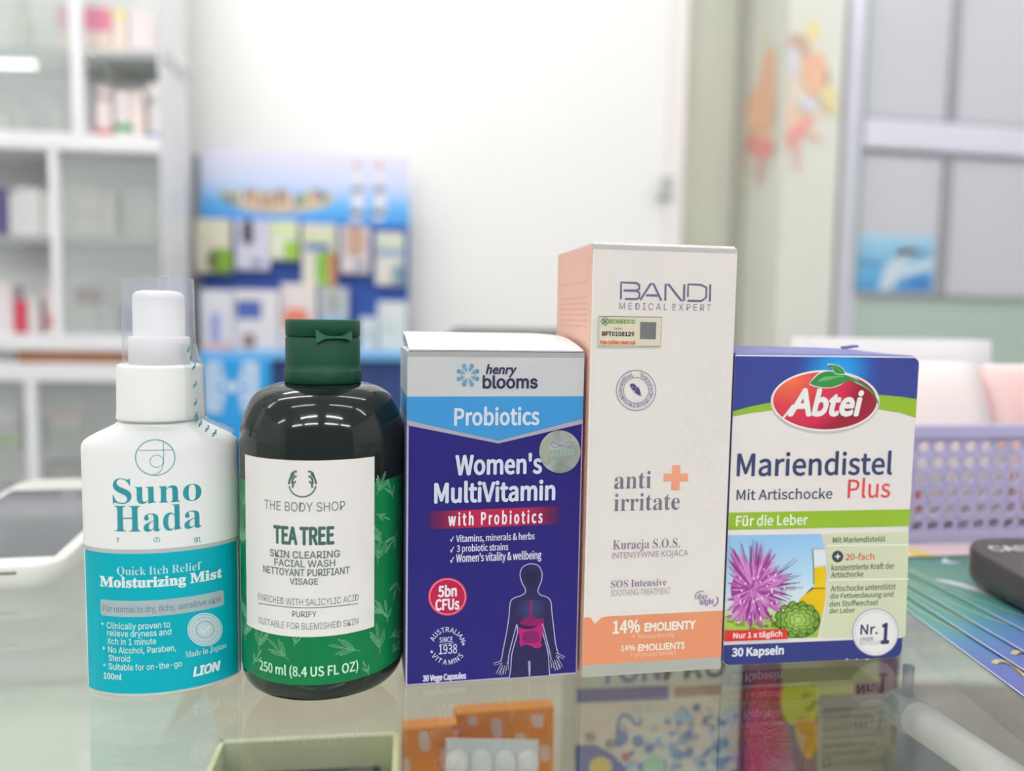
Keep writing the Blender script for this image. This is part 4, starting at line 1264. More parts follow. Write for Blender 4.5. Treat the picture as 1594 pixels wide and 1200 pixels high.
# thistle head
tcx, tcy = 270, 610
cols = [(178, 92, 170), (196, 120, 188), (160, 70, 150), (210, 150, 202), (138, 54, 132), (188, 104, 180), (202, 132, 194)]
pr.put(clampu(U7(*[(tcx + 150 * math.cos(2 * math.pi * i / 24), tcy + 150 * math.sin(2 * math.pi * i / 24)) for i in range(24)])), [list(range(24))], (146, 62, 140), 4)
for i in range(300):
    a = random.uniform(0, 2 * math.pi)
    r0, r1 = random.uniform(0, 130), random.uniform(140, 285)
    up = max(0, -math.sin(a))
    r1 *= (1 + .20 * up)
    wd = random.uniform(5, 13)
    ca, sa = math.cos(a), math.sin(a)
    rm = r0 + (r1 - r0) * .6
    p = [(tcx + r0 * ca - wd * .5 * sa, tcy + r0 * sa + wd * .5 * ca), (tcx + rm * ca - wd * sa, tcy + rm * sa + wd * ca), (tcx + r1 * ca, tcy + r1 * sa), (tcx + rm * ca + wd * sa, tcy + rm * sa - wd * ca), (tcx + r0 * ca + wd * .5 * sa, tcy + r0 * sa - wd * .5 * ca)]
    if min(q_[0] for q_ in p) < 84:
        continue
    pr.put(clampu(U7(*p)), [[0, 1, 2, 3, 4]], random.choice(cols), 5 + i // 60)
for i in range(46):
    a = random.uniform(math.radians(150), math.radians(385)); r0, r1 = 190, random.uniform(265, 372)
    da = random.uniform(-.08, .08)
    p = (tcx + r0 * math.cos(a), tcy + r0 * math.sin(a)); q = (tcx + r1 * math.cos(a + da), tcy + r1 * math.sin(a + da))
    if q[0] < 95 or q[1] < 240 or q[0] > 660: continue
    pr.stroke(Z7(p, q), .7, random.choice([(112, 62, 124), (140, 90, 150), (92, 74, 90)]), 10)
for i in range(44):
    a = random.uniform(0, 2 * math.pi); r = random.uniform(60, 255)
    cx_, cy_ = tcx + r * math.cos(a), tcy + r * math.sin(a)
    if cx_ < 108: continue
    q = Z7((cx_, cy_))[0]
    pr.ell(q[0], q[1], random.uniform(1.0, 1.9), random.uniform(1.3, 2.6), (232, 206, 228), 11, 8)
# artichoke
acx, acy = 588, 822
pr.ell(*Z7((acx, acy))[0], 34, 27.5, (70, 104, 42), 6, 30)
lay_ = 7
for rr, n_, ph, sz, cs in ((128, 12, .5, 40, (112, 148, 58)), (98, 11, 0, 38, (126, 162, 66)), (70, 9, .5, 34, (140, 174, 76)), (42, 7, 0, 28, (154, 184, 90)), (16, 4, .5, 20, (168, 194, 104))):
    for j in range(n_):
        a = 2 * math.pi * (j + ph) / n_
        cxs, cys = acx - 8 + rr * math.cos(a), acy - 6 + rr * .80 * math.sin(a)
        ca, sa = math.cos(a), math.sin(a)
        def scale_(k_):
            return [(cxs + (ca * u_ - sa * w_) * sz * k_, cys + (sa * u_ + ca * w_) * sz * k_) for u_, w_ in ((.72, .12), (.5, .55), (-.1, .82), (-.8, .6), (-.8, -.6), (-.1, -.82), (.5, -.55), (.72, -.12))]
        pr.fill(Z7(*scale_(1.0)), (58, 88, 36), lay_, 3)
        pr.fill(Z7(*scale_(.80)), cs, lay_ + 1, 3)
    lay_ += 2
# pale panel with its three texts
pan = U7((752, 226), (1358, 212), (1330, 935), (738, 944), (768, 800), (790, 650), (798, 480), (784, 320))
pan[1] = (min(wr, pan[1][0]), pan[1][1])
SAGE = (203, 208, 176)
pr.fill_uv(pan, SAGE, 2)
for yy in (306, 543):
    a, b = U7((784, yy + 2), (1350, yy - 6))
    pr.fill_uv([(a[0], a[1] - .0003), (b[0], b[1] - .0003), (b[0], b[1] + .0003), (a[0], a[1] + .0003)], (228, 228, 214), 3)
TG = (98, 108, 90)
pr.text('Mit Mariendistel\u00f6l', 1296, 834.3, 1377.5, 844, TG, 3, 'C', .025)
q = Z7((860, 382))[0]
pr.ell(q[0], q[1], 8.8, 9.2, (66, 74, 78), 3, 28)
pr.stroke([(q[0] - 4.2, q[1]), (q[0] + 4.2, q[1])], 2, (220, 222, 214), 4)
pr.stroke([(q[0], q[1] - 4.4), (q[0], q[1] + 4.4)], 2, (220, 222, 214), 5)
pr.text('20-fach', 1316, 860.5, 1360.5, 871.5, (210, 84, 72), 3, 'C', .02)
pr.text('konzentrierte Kraft der', 1294, 876.5, 1391.7, 886.5, TG, 3, 'C', .025)
pr.text('Artischocke', 1293.5, 889, 1343.5, 898, TG, 3, 'C', .025)
pr.text('Artischocke unterst\u00fctzt', 1293, 909, 1394, 918.8, TG, 3, 'C', .025)
pr.text('die Fettverdauung und', 1292, 921.5, 1390, 932.5, TG, 3, 'C', .025)
pr.text('den Stoffwechsel', 1291.2, 933.5, 1366, 942.8, TG, 3, 'C', .025)
pr.text('der Leber', 1290.8, 945.4, 1330.5, 954, TG, 3, 'C', .025)
# red strip, blue foot
rs = U7((66, 890), (502, 880), (514, 946), (60, 966))
rs[0] = (wl, rs[0][1]); rs[3] = (wl, rs[3][1])
pr.fill_uv(rs, (206, 52, 54), 16)
pr.text('Nur 1 x t\u00e4glich', 1139.7, 981.3, 1216.3, 993.5, (240, 214, 208), 17, 'C', .04)
ft = [(wl, .0026), (wl + .0008, .0009), (wl + .0026, .0002), (wr - .003, .0002), (wr - .0009, .0010), (wr, .003), (wr, PA.inv(1403, 992.5)[1]), (wl, PA.inv(1126, 1004)[1])]
pr.fill_uv(ft, NAVY, 2)
pr.text('30 Kapseln', 1138.8, 1005.5, 1219.8, 1024, (222, 222, 232), 3, 'C', .045)
for cx_, w_ in ((1318, 4), (1333, 3), (1349, 7)):
    pr.ell(cx_, 1025.5, w_ / 2, 1, (208, 206, 210), 4, 10)
nc = Z7((1120, 905))[0]
pr.ell(nc[0], nc[1], 36.2, 37.2, (172, 172, 182), 4, 52)
pr.ell(nc[0], nc[1], 34.4, 35.4, (226, 224, 226), 5, 52)
pr.ell(nc[0], nc[1], 31.6, 32.4, (182, 180, 190), 6, 52)
pr.ell(nc[0], nc[1], 31.0, 31.8, (228, 224, 222), 7, 52)
pr.text('Nr.', 1338.3, 971, 1365.5, 987, BLK, 8, 'C', .035)
pr.text('1', 1371, 968.5, 1383.5, 1001.6, (56, 62, 92), 8, 'C', .05)
pr.text('UNSER', 1337.8, 991, 1358.3, 996.6, (110, 114, 120), 8, 'C', .03)
pr.text('BESTSELLER', 1337.8, 997, 1371, 1002.8, (160, 160, 160), 8, 'C', .01)
mb.build('carton_body', cap_)
fl = MB()
gx, gy = 20, 6
lv = []
for dz in (0, .0004):
    for i in range(gx + 1):
        for j in range(gy + 1):
            t = j / gy; u = i / gx
            sag = (1 - u ** 6)
            lv.append((-AW / 2 + .0006 + (AW - .003) * u, -AD / 2 + .0008 + (AD - .001) * t, AH - .0001 + .0020 * (t ** .8) * sag + dz))
nn = (gx + 1) * (gy + 1); lf = []
for i in range(gx):
    for j in range(gy):
        q = [i * (gy + 1) + j, (i + 1) * (gy + 1) + j, (i + 1) * (gy + 1) + j + 1, i * (gy + 1) + j + 1]
        lf.append([x + nn for x in q]); lf.append(q[::-1])
for i in range(gx):
    for j in (0, gy):
        a, b = i * (gy + 1) + j, (i + 1) * (gy + 1) + j
        lf.append([a, b, b + nn, a + nn])
fl.add(lv, lf, card((118, 124, 178)), True)
fl.box((AW / 2 - .016, AD / 2 - .004, AH + .0028), (.0055, .005, .0009), card((92, 100, 164)), .0002, rot=Matrix.Rotation(math.radians(-9), 3, 'Y'))
fl.build('tuck_flap', cap_)
# ------------------------------------------------------------------ dark green face wash bottle
TR = 0.0304
tloc = (-0.0175, 0.3070, 0)
tbs = thing('face_wash_bottle', 'round dark green bottle with a flip cap and a white label', 'bottle', tloc)
dark = mat('dark_green_plastic', (24, 33, 31), .08, k=1.0, bump=.02, bscale=60)
prof = [(0, .0012), (.020, .0010), (.0250, .0002), (.0268, .0003), (.0284, .0012), (.0296, .0030), (.0303, .0058), (TR, .0100), (TR, .015), (TR, .05), (TR, .0875)]
prof += smooth_pts([(TR, .0875), (.0304, .0905), (.0302, .0951), (.0284, .1018), (.0252, .1077), (.0198, .1111), (.0142, .1124)], 5, False)[1:]
prof += [(.0136, .1127), (.0120, .1128), (0, .1128)]
MB().lathe(prof, dark, 96).build('bottle_body', tbs)
capm = mat('cap_green', (22, 76, 55), .5, k=1.0, bump=.05, bscale=700, spec=.3)
rib = lambda a, z: .009 * (1 if math.sin(a * 46) > .55 else 0) if .1127 < z < .1172 else 0
cp = MB()
cp.lathe([(0, .1126), (.0140, .1126), (.01425, .1129), (.01425, .1170), (.0141, .1174), (.01385, .1176), (.0138, .1200), (.0137, .1292), (.0134, .1296), (.0128, .1297), (0, .1297)], capm, 184, ripple=rib)
capo = cp.build('flip_cap', tbs)
ld = MB().lathe([(0, .1298), (.0130, .1298), (.0137, .1300), (.01372, .1352), (.0135, .1358), (.0131, .1361), (0, .1361)], capm, 72).build('flip_lid', capo)
tab = MB()
ca = math.radians(20)
def on_cap(t, z, r):
    a = ca + t
    return (r * math.sin(a), -r * math.cos(a), z)
shape = [(-.46, .1324, .1275), (-.42, .1322, .1278), (-.30, .1310, .1288), (-.22, .1304, .1293), (0, .1302, .1294), (.20, .1302, .1294), (.28, .1306, .1292), (.42, .1318, .1285), (.46, .1322, .1284)]
vs = []; fs = []
for t, zt, zb in shape:
    for r in (.0133, .0152):
        vs += [on_cap(t, zb, r), on_cap(t, zt, r)]
for i in range(len(shape) - 1):
    o4, n4 = i * 4, i * 4 + 4
    fs += [[o4 + 2, n4 + 2, n4 + 3, o4 + 3], [o4 + 3, n4 + 3, n4 + 1, o4 + 1], [o4 + 2, o4, n4, n4 + 2]]
fs += [[0, 2, 3, 1]]; e4 = len(vs) - 4; fs += [[e4 + 2, e4, e4 + 1, e4 + 3]]
tab.add(vs, fs, mat('cap_green_bright', (40, 104, 76), .35, k=1.0))
tab.build('thumb_tab', capo)
CY = Cyl(tloc, TR)
GRN = mat('label_green', (4, 120, 66), .3, k=1.05, spec=.3)
lb = MB(); pr = Print(CY, lb, k=lambda c: mat('label_ink', c, .45, k=1.30, spec=.25), base=0)
gz0, gz1 = CY.inv(484, 1066.5)[1], CY.inv(582, 750.7)[1]
ua_ = TR * math.radians(125)
def strip(u0, u1, v0, v1, col, layer, n=60):
    for i in range(n):
        a, b = u0 + (u1 - u0) * i / n, u0 + (u1 - u0) * (i + 1) / n
        pr.n = 0
        pr.put([(a, v0), (b, v0), (b, v1), (a, v1)], [[0, 1, 2, 3]], col, layer)
strip(-ua_, ua_, gz0, gz1, GRN, 1)
pr.n = 5
wu0, wu1 = CY.inv(383.8, 840)[0], CY.inv(582, 840)[0]
wz1, wz0 = CY.inv(480, 716.8)[1], CY.inv(484, 991)[1]
strip(wu0, wu1, wz0, wz1, (216, 212, 209), 4, 40)
TD = (72, 98, 94)
TE = (98, 110, 108)
# emblem of two leafy hands in a ring
ex, ey = 471.2, 753.5
pr.ring(ex, ey, 20.6, 19.6, 2.4, TD, 5, 8, 172, 30)
for sx_ in (-1, 1):
    pr.ring(ex, ey, 20.8, 20.5, 3.2, TD, 5, *((180, 232) if sx_ < 0 else (308, 360)), 16)
    for (x0, y0, x1, y1, bx_, by_) in ((-19, -8, -8.5, -20, -16, -17), (-16.5, -1, -9, -12.5, -14.5, -9), (-15, 5.5, -10, -4.5, -14.5, 0)):
        a_ = (ex - sx_ * x0, ey + y0); b_ = (ex - sx_ * x1, ey + y1); c_ = (ex - sx_ * bx_, ey + by_)
        pr.stroke([a_, ((a_[0] + c_[0]) / 2, (a_[1] + c_[1]) / 2), c_, ((b_[0] + c_[0]) / 2, (b_[1] + c_[1]) / 2 - 1), b_], 3.0, TD, 6, smooth=4)
pr.text('THE BODY SHOP', 412.8, 781.5, 537, 796.3, TE, 5, 'I')
pr.text('TEA TREE', 426.8, 819.5, 520, 848.5, (64, 98, 92), 5, 'C', .05)
for t, x0, x1, y0, y1 in (('SKIN CLEARING', 421, 529, 857.5, 869.5), ('FACIAL WASH', 428, 521.7, 871.5, 883), ('NETTOYANT PURIFIANT', 411, 544, 885.3, 897), ('VISAGE', 451.6, 495.3, 900, 910)):
    pr.text(t, x0, y0, x1, y1, TE, 5, 'I', .03)
pr.text('ENRICHED WITH SALICYLIC ACID', 403, 931.5, 557.5, 942, TE, 5, 'I')
pr.stroke([(403, 938.5), (450, 944.5), (500, 945), (557, 939)], .8, TE, 5, smooth=4)
pr.text('PURIFY', 455.4, 951, 492.8, 960.3, TE, 5, 'I', .02)
pr.text('SUITABLE FOR BLEMISHED SKIN', 404, 969, 557, 979.5, (104, 128, 116), 5, 'I')
pr.text('250 ml (8.4 US FL OZ)', 405.4, 1035.5, 557, 1056.5, (186, 218, 200), 5, 'C', .02)
LN = mat('label_ink', (104, 172, 132), .4, k=1.0)
def leaf(x, y, L, ang, w=.26, s=1):
    ca, sa = math.cos(math.radians(ang)), math.sin(math.radians(ang))
    pts = []
    for t, q in ((0, 0), (.25, .7), (.55, 1), (.8, .6), (1, 0), (.8, -.25), (.5, -.45), (.22, -.3)):
        px_, py_ = t * L, q * w * L * .5
        pts.append((x + px_ * ca - py_ * sa, y + px_ * sa + py_ * ca))
    pr.stroke(pts, .8, LN, 3, True, 3)
    pr.stroke([(x, y), (x + .75 * L * ca - .1 * L * w * sa, y + .75 * L * sa + .1 * L * w * ca)], .6, LN, 3)
def sprig(x, y, L, ang, n=2):
    L *= 1.0
    ca, sa = math.cos(math.radians(ang)), math.sin(math.radians(ang))
    pr.stroke([(x, y), (x + L * ca, y + L * sa)], 1.0, LN, 3)
    leaf(x + L * ca, y + L * sa, L * .95, ang, .22)
    for i in range(n):
        t = .35 + .55 * i / n
        leaf(x + L * t * ca, y + L * t * sa, L * .95, ang - 30, .22)
        leaf(x + L * t * ca, y + L * t * sa, L * .95, ang + 30, .22)
for a in ((561, 1013, 26, 190), (450, 1027, 24, 225), (591, 1016, 24, 262), (574, 1050, 12, 245), (394, 1034, 14, 300), (587, 878, 26, 275), (602, 958, 20, 215), (603, 968, 18, 262), (585, 800, 12, 20), (596, 846, 20, 225), (617, 830, 18, 120), (605, 992, 14, 330), (618, 900, 18, 100), (586, 770, 20, 290), (612, 775, 16, 250), (403, 1012, 22, 280), (458, 1006, 14, 285), (380, 850, 24, 265), (379, 930, 22, 95), (382, 995, 22, 275), (379, 790, 18, 280), (610, 1016, 12, 300)):
    sprig(*a, n=1 if a[2] < 19 else 2)
o = lb.build('label', tbs); o['label'] = 'green wrap-around label with a white panel'

# ------------------------------------------------------------------ white and teal spray bottle
SA, SB, SQ = 0.0268, 0.0138, 0.62
srz = math.radians(5.2)
sloc = (-0.0753, 0.3056, 0)
sun = thing('spray_bottle', 'white and teal oval spray bottle with a clear overcap', 'bottle', sloc, srz)
LE = Lens(sloc, srz, SA, SB, SQ)
whp = mat('white_plastic', (240, 239, 238), .38, k=1.08, bump=.03, bscale=900)
def lens_ring(a, b, q, n=96):
    pts = []
    for i in range(n):
        t = 2 * math.pi * i / n
        x = a * math.cos(t)
        y = b * (max(0, math.sin(t) ** 2)) ** q * (1 if math.sin(t) >= 0 else -1)
        pts.append((x, y))
    return pts
rings = [(0.0006, SA * .5, SB * .5, SQ), (.0002, SA * .93, SB * .92, SQ), (.0004, SA * .975, SB * .97, SQ), (.0009, SA * .995, SB * .995, SQ), (.0014, SA, SB, SQ), (.03, SA, SB, SQ), (.06, SA, SB, SQ), (.0888, SA, SB, SQ), (.0903, SA * .992, SB * .99, SQ), (.0916, SA * .965, SB * .97, SQ), (.0930, SA * .90, SB * .955, .6), (.0946, SA * .79, SB * .95, .57), (.0960, SA * .68, SB * .95, .53), (.0972, SA * .59, SB * .97, .51), (.0980, .0148, .0136, .5), (.0986, .0142, .0134, .5), (.0987, .0132, .0130, .5), (.1002, .0131, .0129, .5), (.1002, .004, .004, .5)]
vs, fs = [], []
n = 96
for z, a, b, q in rings:
    vs += [(x, y, z) for x, y in lens_ring(a, b, q)]
for i in range(len(rings) - 1):
    for j in range(n):
        k = (j + 1) % n
        fs.append([i * n + j, i * n + k, (i + 1) * n + k, (i + 1) * n + j])
fs.append(list(range(n))[::-1])
mb = MB().add(vs, fs, whp, True)
pr = Print(LE, mb, k=lambda c: mat('label_ink', c, .4, k=1.08), base=0)
TEAL = mat('teal_print', (0, 168, 184), .4, k=1.08, spec=.2)
um = SA * .992
zt = .0528
def hband(u0, u1, v0, v1, col, layer, n=44):
    pr.put([(u0, v0), (u1, v0), (u1, v1), (u0, v1)], [[0, 1, 2, 3]], col, layer)
hband(-um, um, .0016, zt, TEAL, 0)
hband(-um, um, zt, zt + .0015, (186, 186, 188), 1)
hband(-um, um, .0012, .0016, (176, 190, 196), 1)
TL = (62, 152, 164)
ZA, ZC = zm(100, 420, 3.3333), zm(100, 760, 3.3333)
pr.ring(241.6, 712, 30.6, 27.8, 1.5, TL, 1)
pr.stroke(ZA((386, 936), (560, 934)), 1.0, TL, 1)
pr.stroke(ZA((514, 890), (516, 990), (508, 1030), (490, 1052), (458, 1064)), 1.0, TL, 1, smooth=4)
pr.ring(244, 717.8, 10.3, 9.6, 1.0, TL, 1)
T2 = (40, 146, 158)
pr.text('Suno', 175.5, 744, 313.5, 783.5, T2, 1, 'S', off=-.004)
pr.text('Hada', 178, 786.5, 313.5, 827, T2, 1, 'S', off=-.004)
for ch, x0, x1 in (('\u3059', 180.4, 187.2), ('\u306e', 239, 249.5), ('\u808c', 301.6, 312.6)):
    pr.text(ch, x0, 836, x1, 844.3, TL, 1, 'C')
LT = (196, 226, 226)
pr.text('Quick Itch Relief', 182.5, 880.5, 313.6, 896.5, LT, 2, 'S', off=-.008)
pr.text('Moisturizing Mist', 156, 896.3, 346, 917.5, (222, 236, 236), 2, 'S', .03)
bar = [LE.inv(156.5, 931), LE.inv(348, 919), LE.inv(348, 943.6), LE.inv(156.5, 955)]
u0, u1 = bar[0][0], bar[1][0]
vv1 = LE.inv(252, 933.2)[1]; vv0 = LE.inv(252, 958)[1]
r_ = .0008
pr.fill_uv([(u0 + r_, vv0), (u1 - r_, vv0), (u1 - r_ * .3, vv0 + r_ * .3), (u1, vv0 + r_), (u1, vv1 - r_), (u1 - r_ * .3, vv1 - r_ * .3), (u1 - r_, vv1), (u0 + r_, vv1), (u0 + r_ * .3, vv1 - r_ * .3), (u0, vv1 - r_), (u0, vv0 + r_), (u0 + r_ * .3, vv0 + r_ * .3)], (164, 182, 188), 1)
pr.text('For normal to dry, itchy, sensitive skin', 161, 941, 343.6, 953.8, (96, 118, 128), 2, 'I')
for t, x0, x1, y0, y1 in (('Clinically proven to', 166.6, 265, 969, 982), ('relieve dryness and', 167.5, 266.5, 980.8, 993.5), ('itch in 1 minute', 168.4, 243.4, 993.5, 1003.8), ('No Alcohol, Paraben,', 169, 274, 1007, 1018.8), ('Steroid', 169.6, 202.6, 1019.3, 1029.4), ('Suitable for on-the-go', 169.6, 283.6, 1032.5, 1045.5), ('100ml', 162, 189.4, 1047.5, 1057.5)):
    pr.text(t, x0, y0, x1, y1, LT, 2, 'I', .035 if t == '100ml' else .015)
for x_, y_ in ((160, 970.6), (162, 1008.4), (163, 1034.5)):
    pr.fill([(x_, y_ - 3.4), (x_ + .8, y_ - .8), (x_ + 3, y_), (x_ + .8, y_ + .8), (x_, y_ + 3.4), (x_ - .8, y_ + .8), (x_ - 3, y_), (x_ - .8, y_ - .8)], LT, 2)
SE = (196, 214, 220)
pr.ell(319, 979.6, 27.2, 26, SE, 1)
pr.ring(319, 979.6, 24.6, 23.4, 1.0, (126, 184, 192), 2)
for i in range(34):
    a = 2 * math.pi * i / 34
    if i in (0, 17): continue
    pr.stroke([(319 + 18.6 * math.cos(a), 979.6 + 17.8 * math.sin(a)), (319 + 21.4 * math.cos(a), 979.6 + 20.4 * math.sin(a))], 1.3, (120, 180, 188), 2)
pr.ring(319, 979.6, 13.6, 13, 3.6, (172, 190, 198), 2)
pr.stroke([(312.5, 980), (317, 984.5), (326, 974)], 1.6, (236, 240, 242), 3)
pr.text('Made in Japan', 288.4, 1007.5, 352, 1020, LT, 2, 'S', off=-.004)
pr.text('LION', 300.4, 1033, 343, 1048.8, (224, 236, 236), 2, 'I', .07, .2)
mb.build('bottle_body', sun)
cw = mat('white_pump_plastic', (240, 239, 237), .42, k=1.08)
MB().lathe([(.0100, .0995), (.0147, .0995), (.0149, .1003), (.0146, .1020), (.01435, .1180), (.0141, .1188), (.0134, .1191), (0.006, .1191)], cw, 72).build('screw_collar', sun)
hd = MB()
hd.lathe([(.006, .1190), (.01035, .1190), (.01035, .1284), (.0100, .1289), (.0090, .1290), (.0087, .1291), (.0087, .1425), (.0084, .1440), (.0074, .1450), (.0055, .1455), (0, .1456)], cw, 64)
hd.build('spray_head', sun)
clr = clear_mat('clear_overcap_plastic', (.985, .987, 1.0), haze=.09, haze_rgb=(228, 232, 255), ior=1.36)
MB().lathe([(.01235, .1192), (.0120, .1490), (.01185, .1497), (.0115, .1500), (0, .1500)], clr, 72).build('clear_overcap', sun)
# torn shrink seal standing off the right side of the neck
film = clear_mat('seal_film', (.96, .97, .97), haze=.10, haze_rgb=(244, 246, 246), ior=1.4)
sf = MB()
fprof = [(.0125, .1265), (.0132, .1225), (.0150, .1185), (.0154, .1100), (.0155, .1020), (.0158, .0995), (.0180, .0975), (.0225, .0955), (.0252, .0938)]
fprof = smooth_pts(fprof, 4, False)
sf.lathe(fprof, film, 24, a0=math.radians(-50), a1=math.radians(40))
tl = mat('teal_print', (70, 168, 172), .4, k=1.0)
for i, (r, z) in enumerate([fprof[k] for k in range(2, len(fprof) - 2, 3)]):
    a0 = math.radians(-34)
    for dz, da, w_, h_ in ((0, 0, .045, .00035), (.0008, .03, .02, .0005), (-.0007, -.03, .03, .0003)):
        p = [((r + .0002) * math.cos(a0 + da + e), (r + .0002) * math.sin(a0 + da + e), z + dz + f) for e, f in ((-w_, -h_), (w_, -h_), (w_, h_), (-w_, h_))]
        sf.add(p, [[0, 1, 2, 3]], tl)
o = sf.build('shrink_seal', sun); o['label'] = 'clear film seal with teal letters'
# ================================================================== OTHER THINGS ON THE GLASS
# white handset lying at the left
tx0, tx1, ty0, ty1, th_ = -.2360, -.1520, .4120, .5950, .0165
hs = thing('card_terminal', 'white handheld terminal with a grey screen lying on the glass at the left', 'terminal', ((tx0 + tx1) / 2, (ty0 + ty1) / 2, 0), math.radians(1))
tw, tl_ = tx1 - tx0, ty1 - ty0
hw = mat('white_gloss_plastic', (232, 231, 226), .3, k=1.05, bump=.02)
def slab(w, l, z0, z1, rc, bevb, bevt, m, dip=None):
    bm = bmesh.new(); pts = []
    for cx, cy, a0 in ((w / 2 - rc, l / 2 - rc, 0), (-w / 2 + rc, l / 2 - rc, 90), (-w / 2 + rc, -l / 2 + rc, 180), (w / 2 - rc, -l / 2 + rc, 270)):
        for i in range(9):
            a = math.radians(a0 + 90 * i / 8); pts.append((cx + rc * math.cos(a), cy + rc * math.sin(a)))
    prof = [(bevb, z0), (bevb * .45, z0 + bevb * .3), (bevb * .12, z0 + bevb * .8), (0, z0 + bevb * 1.6), (0, z1 - bevt), (bevt * .3, z1 - bevt * .3), (bevt, z1)]
    vs, fs = [], []; n = len(pts)
    for ins, z in prof:
        for x, y in pts:
            r = math.hypot(x, y)
            vs.append((x * (1 - ins / (w / 2)), y * (1 - ins / (l / 2)), z))
    for i in range(len(prof) - 1):
        for j in range(n):
            k = (j + 1) % n
            fs.append([i * n + j, i * n + k, (i + 1) * n + k, (i + 1) * n + j])
    fs.append(list(range(n))[::-1]); fs.append([(len(prof) - 1) * n + j for j in range(n)])
    return MB().add(vs, fs, m, True)
def rake(mb):   # the case grows thicker towards its far end
    mb.v = [(x, y, z * (.82 + .42 * (y / tl_ + .5))) for x, y, z in mb.v]
    return mb
rake(slab(tw, tl_, 0, th_, .014, .006, .0016, hw)).build('case', hs, sharp=50)
scr = mat('grey_screen_glass', (112, 114, 118), .05, k=1.0, bump=.004)
sw0, sw1 = -tw / 2 + .006, tw / 2 - .006
rake(MB().span((sw0, -tl_ / 2 + .0125, th_ - .001), (sw1, tl_ / 2 - .034, th_ + .0004), scr, .0003)).build('screen', hs)
MB().span((-tw / 2 + .010, -tl_ / 2 - .0004, .0094), (tw / 2 - .019, -tl_ / 2 + .002, .0106), mat('slot_brown', (120, 108, 84), .6, bump=.02)).build('card_slot', hs)

# lilac basket of holes
bkx0, bkx1, bky0, bky1, bkh = .305, .520, .4235, .60, .0775
bk = thing('plastic_basket', 'lilac plastic basket with round holes at the right of the counter', 'basket', ((bkx0 + bkx1) / 2, (bky0 + bky1) / 2, 0))
lil = mat('lilac_plastic', (206, 200, 232), .42, k=1.0, bump=.03, bscale=300)
_nt = lil.node_tree   # thin plastic: some of the light soaks through
_tl = _nt.nodes.new('ShaderNodeBsdfTranslucent'); _tl.inputs[0].default_value = (.62, .58, .82, 1)
_mx = _nt.nodes.new('ShaderNodeMixShader'); _mx.inputs[0].default_value = .25
_nt.links.new(_nt.nodes['Principled BSDF'].outputs[0], _mx.inputs[1]); _nt.links.new(_tl.outputs[0], _mx.inputs[2])
_nt.links.new(_mx.outputs[0], _nt.nodes['Material Output'].inputs['Surface'])
def holed(nx, nz, L, z0, z1, frm, th=.0018):
    """holed wall; frm(s, z, t) -> point, s along the wall, t through it"""
    mb = MB(); sx, sz = L / nx, (z1 - z0) / nz
    K = 16
    for t in (0, th):
        for i in range(nx):
            for j in range(nz):
                cx, cz = (i + .5) * sx, z0 + (j + .5) * sz
                vs = []
                for k in range(K):
                    a = 2 * math.pi * (k + .5) / K
                    ca, sa = math.cos(a), math.sin(a)
                    m_ = max(abs(ca), abs(sa))
                    vs.append(frm(cx + ca / m_ * sx / 2, cz + sa / m_ * sz / 2, t))
                for k in range(K):
                    a = 2 * math.pi * (k + .5) / K
                    vs.append(frm(cx + math.cos(a) * sx * .385, cz + math.sin(a) * sz * .345, t))
                fs = [[k, (k + 1) % K, K + (k + 1) % K, K + k] for k in range(K)]
                mb.add(vs, fs if t == 0 else [f_[::-1] for f_ in fs], lil)
    for i in range(nx):
        for j in range(nz):
            cx, cz = (i + .5) * sx, z0 + (j + .5) * sz
            vs = []
            for t in (0, th):
                for k in range(K):
                    a = 2 * math.pi * (k + .5) / K
                    vs.append(frm(cx + math.cos(a) * sx * .385, cz + math.sin(a) * sz * .345, t))
            mb.add(vs, [[k, (k + 1) % K, K + (k + 1) % K, K + k] for k in range(K)], lil, True)
    return mb
bw_, bd_ = bkx1 - bkx0, bky1 - bky0
tap = lambda z: .004 * (1 - z / bkh)
holed(20, 6, bw_, .0095, .0690, lambda s, z, t: (-bw_ / 2 + s, -bd_ / 2 + tap(z) + t, z)).build('side_wall', bk)
holed(20, 6, bw_, .0095, .0690, lambda s, z, t: (-bw_ / 2 + s, bd_ / 2 - tap(z) - t, z)).build('side_wall', bk)
holed(16, 6, bd_, .0095, .0690, lambda s, z, t: (-bw_ / 2 + tap(z) + t, -bd_ / 2 + s, z)).build('side_wall', bk)
holed(16, 6, bd_, .0095, .0690, lambda s, z, t: (bw_ / 2 - tap(z) - t, -bd_ / 2 + s, z)).build('side_wall', bk)
r = MB()
for z0, z1, o in ((.0690, bkh, .0025), (0, .0095, .0)):
    q = 0 if z0 > .01 else .003
    a, b = bw_ / 2 + o - q, bd_ / 2 + o - q
    for p0, p1 in (((-a, -b, z0), (a, -b + .004 + o, z1)), ((-a, b - .004 - o, z0), (a, b, z1)), ((-a, -b, z0), (-a + .004 + o, b, z1)), ((a - .004 - o, -b, z0), (a, b, z1))):
        r.span(p0, p1, lil, .0012)
r.build('rim', bk)
MB().span((-bw_ / 2 + .003, -bd_ / 2 + .003, .001), (bw_ / 2 - .003, bd_ / 2 - .003, .003), lil).build('floor_plate', bk)
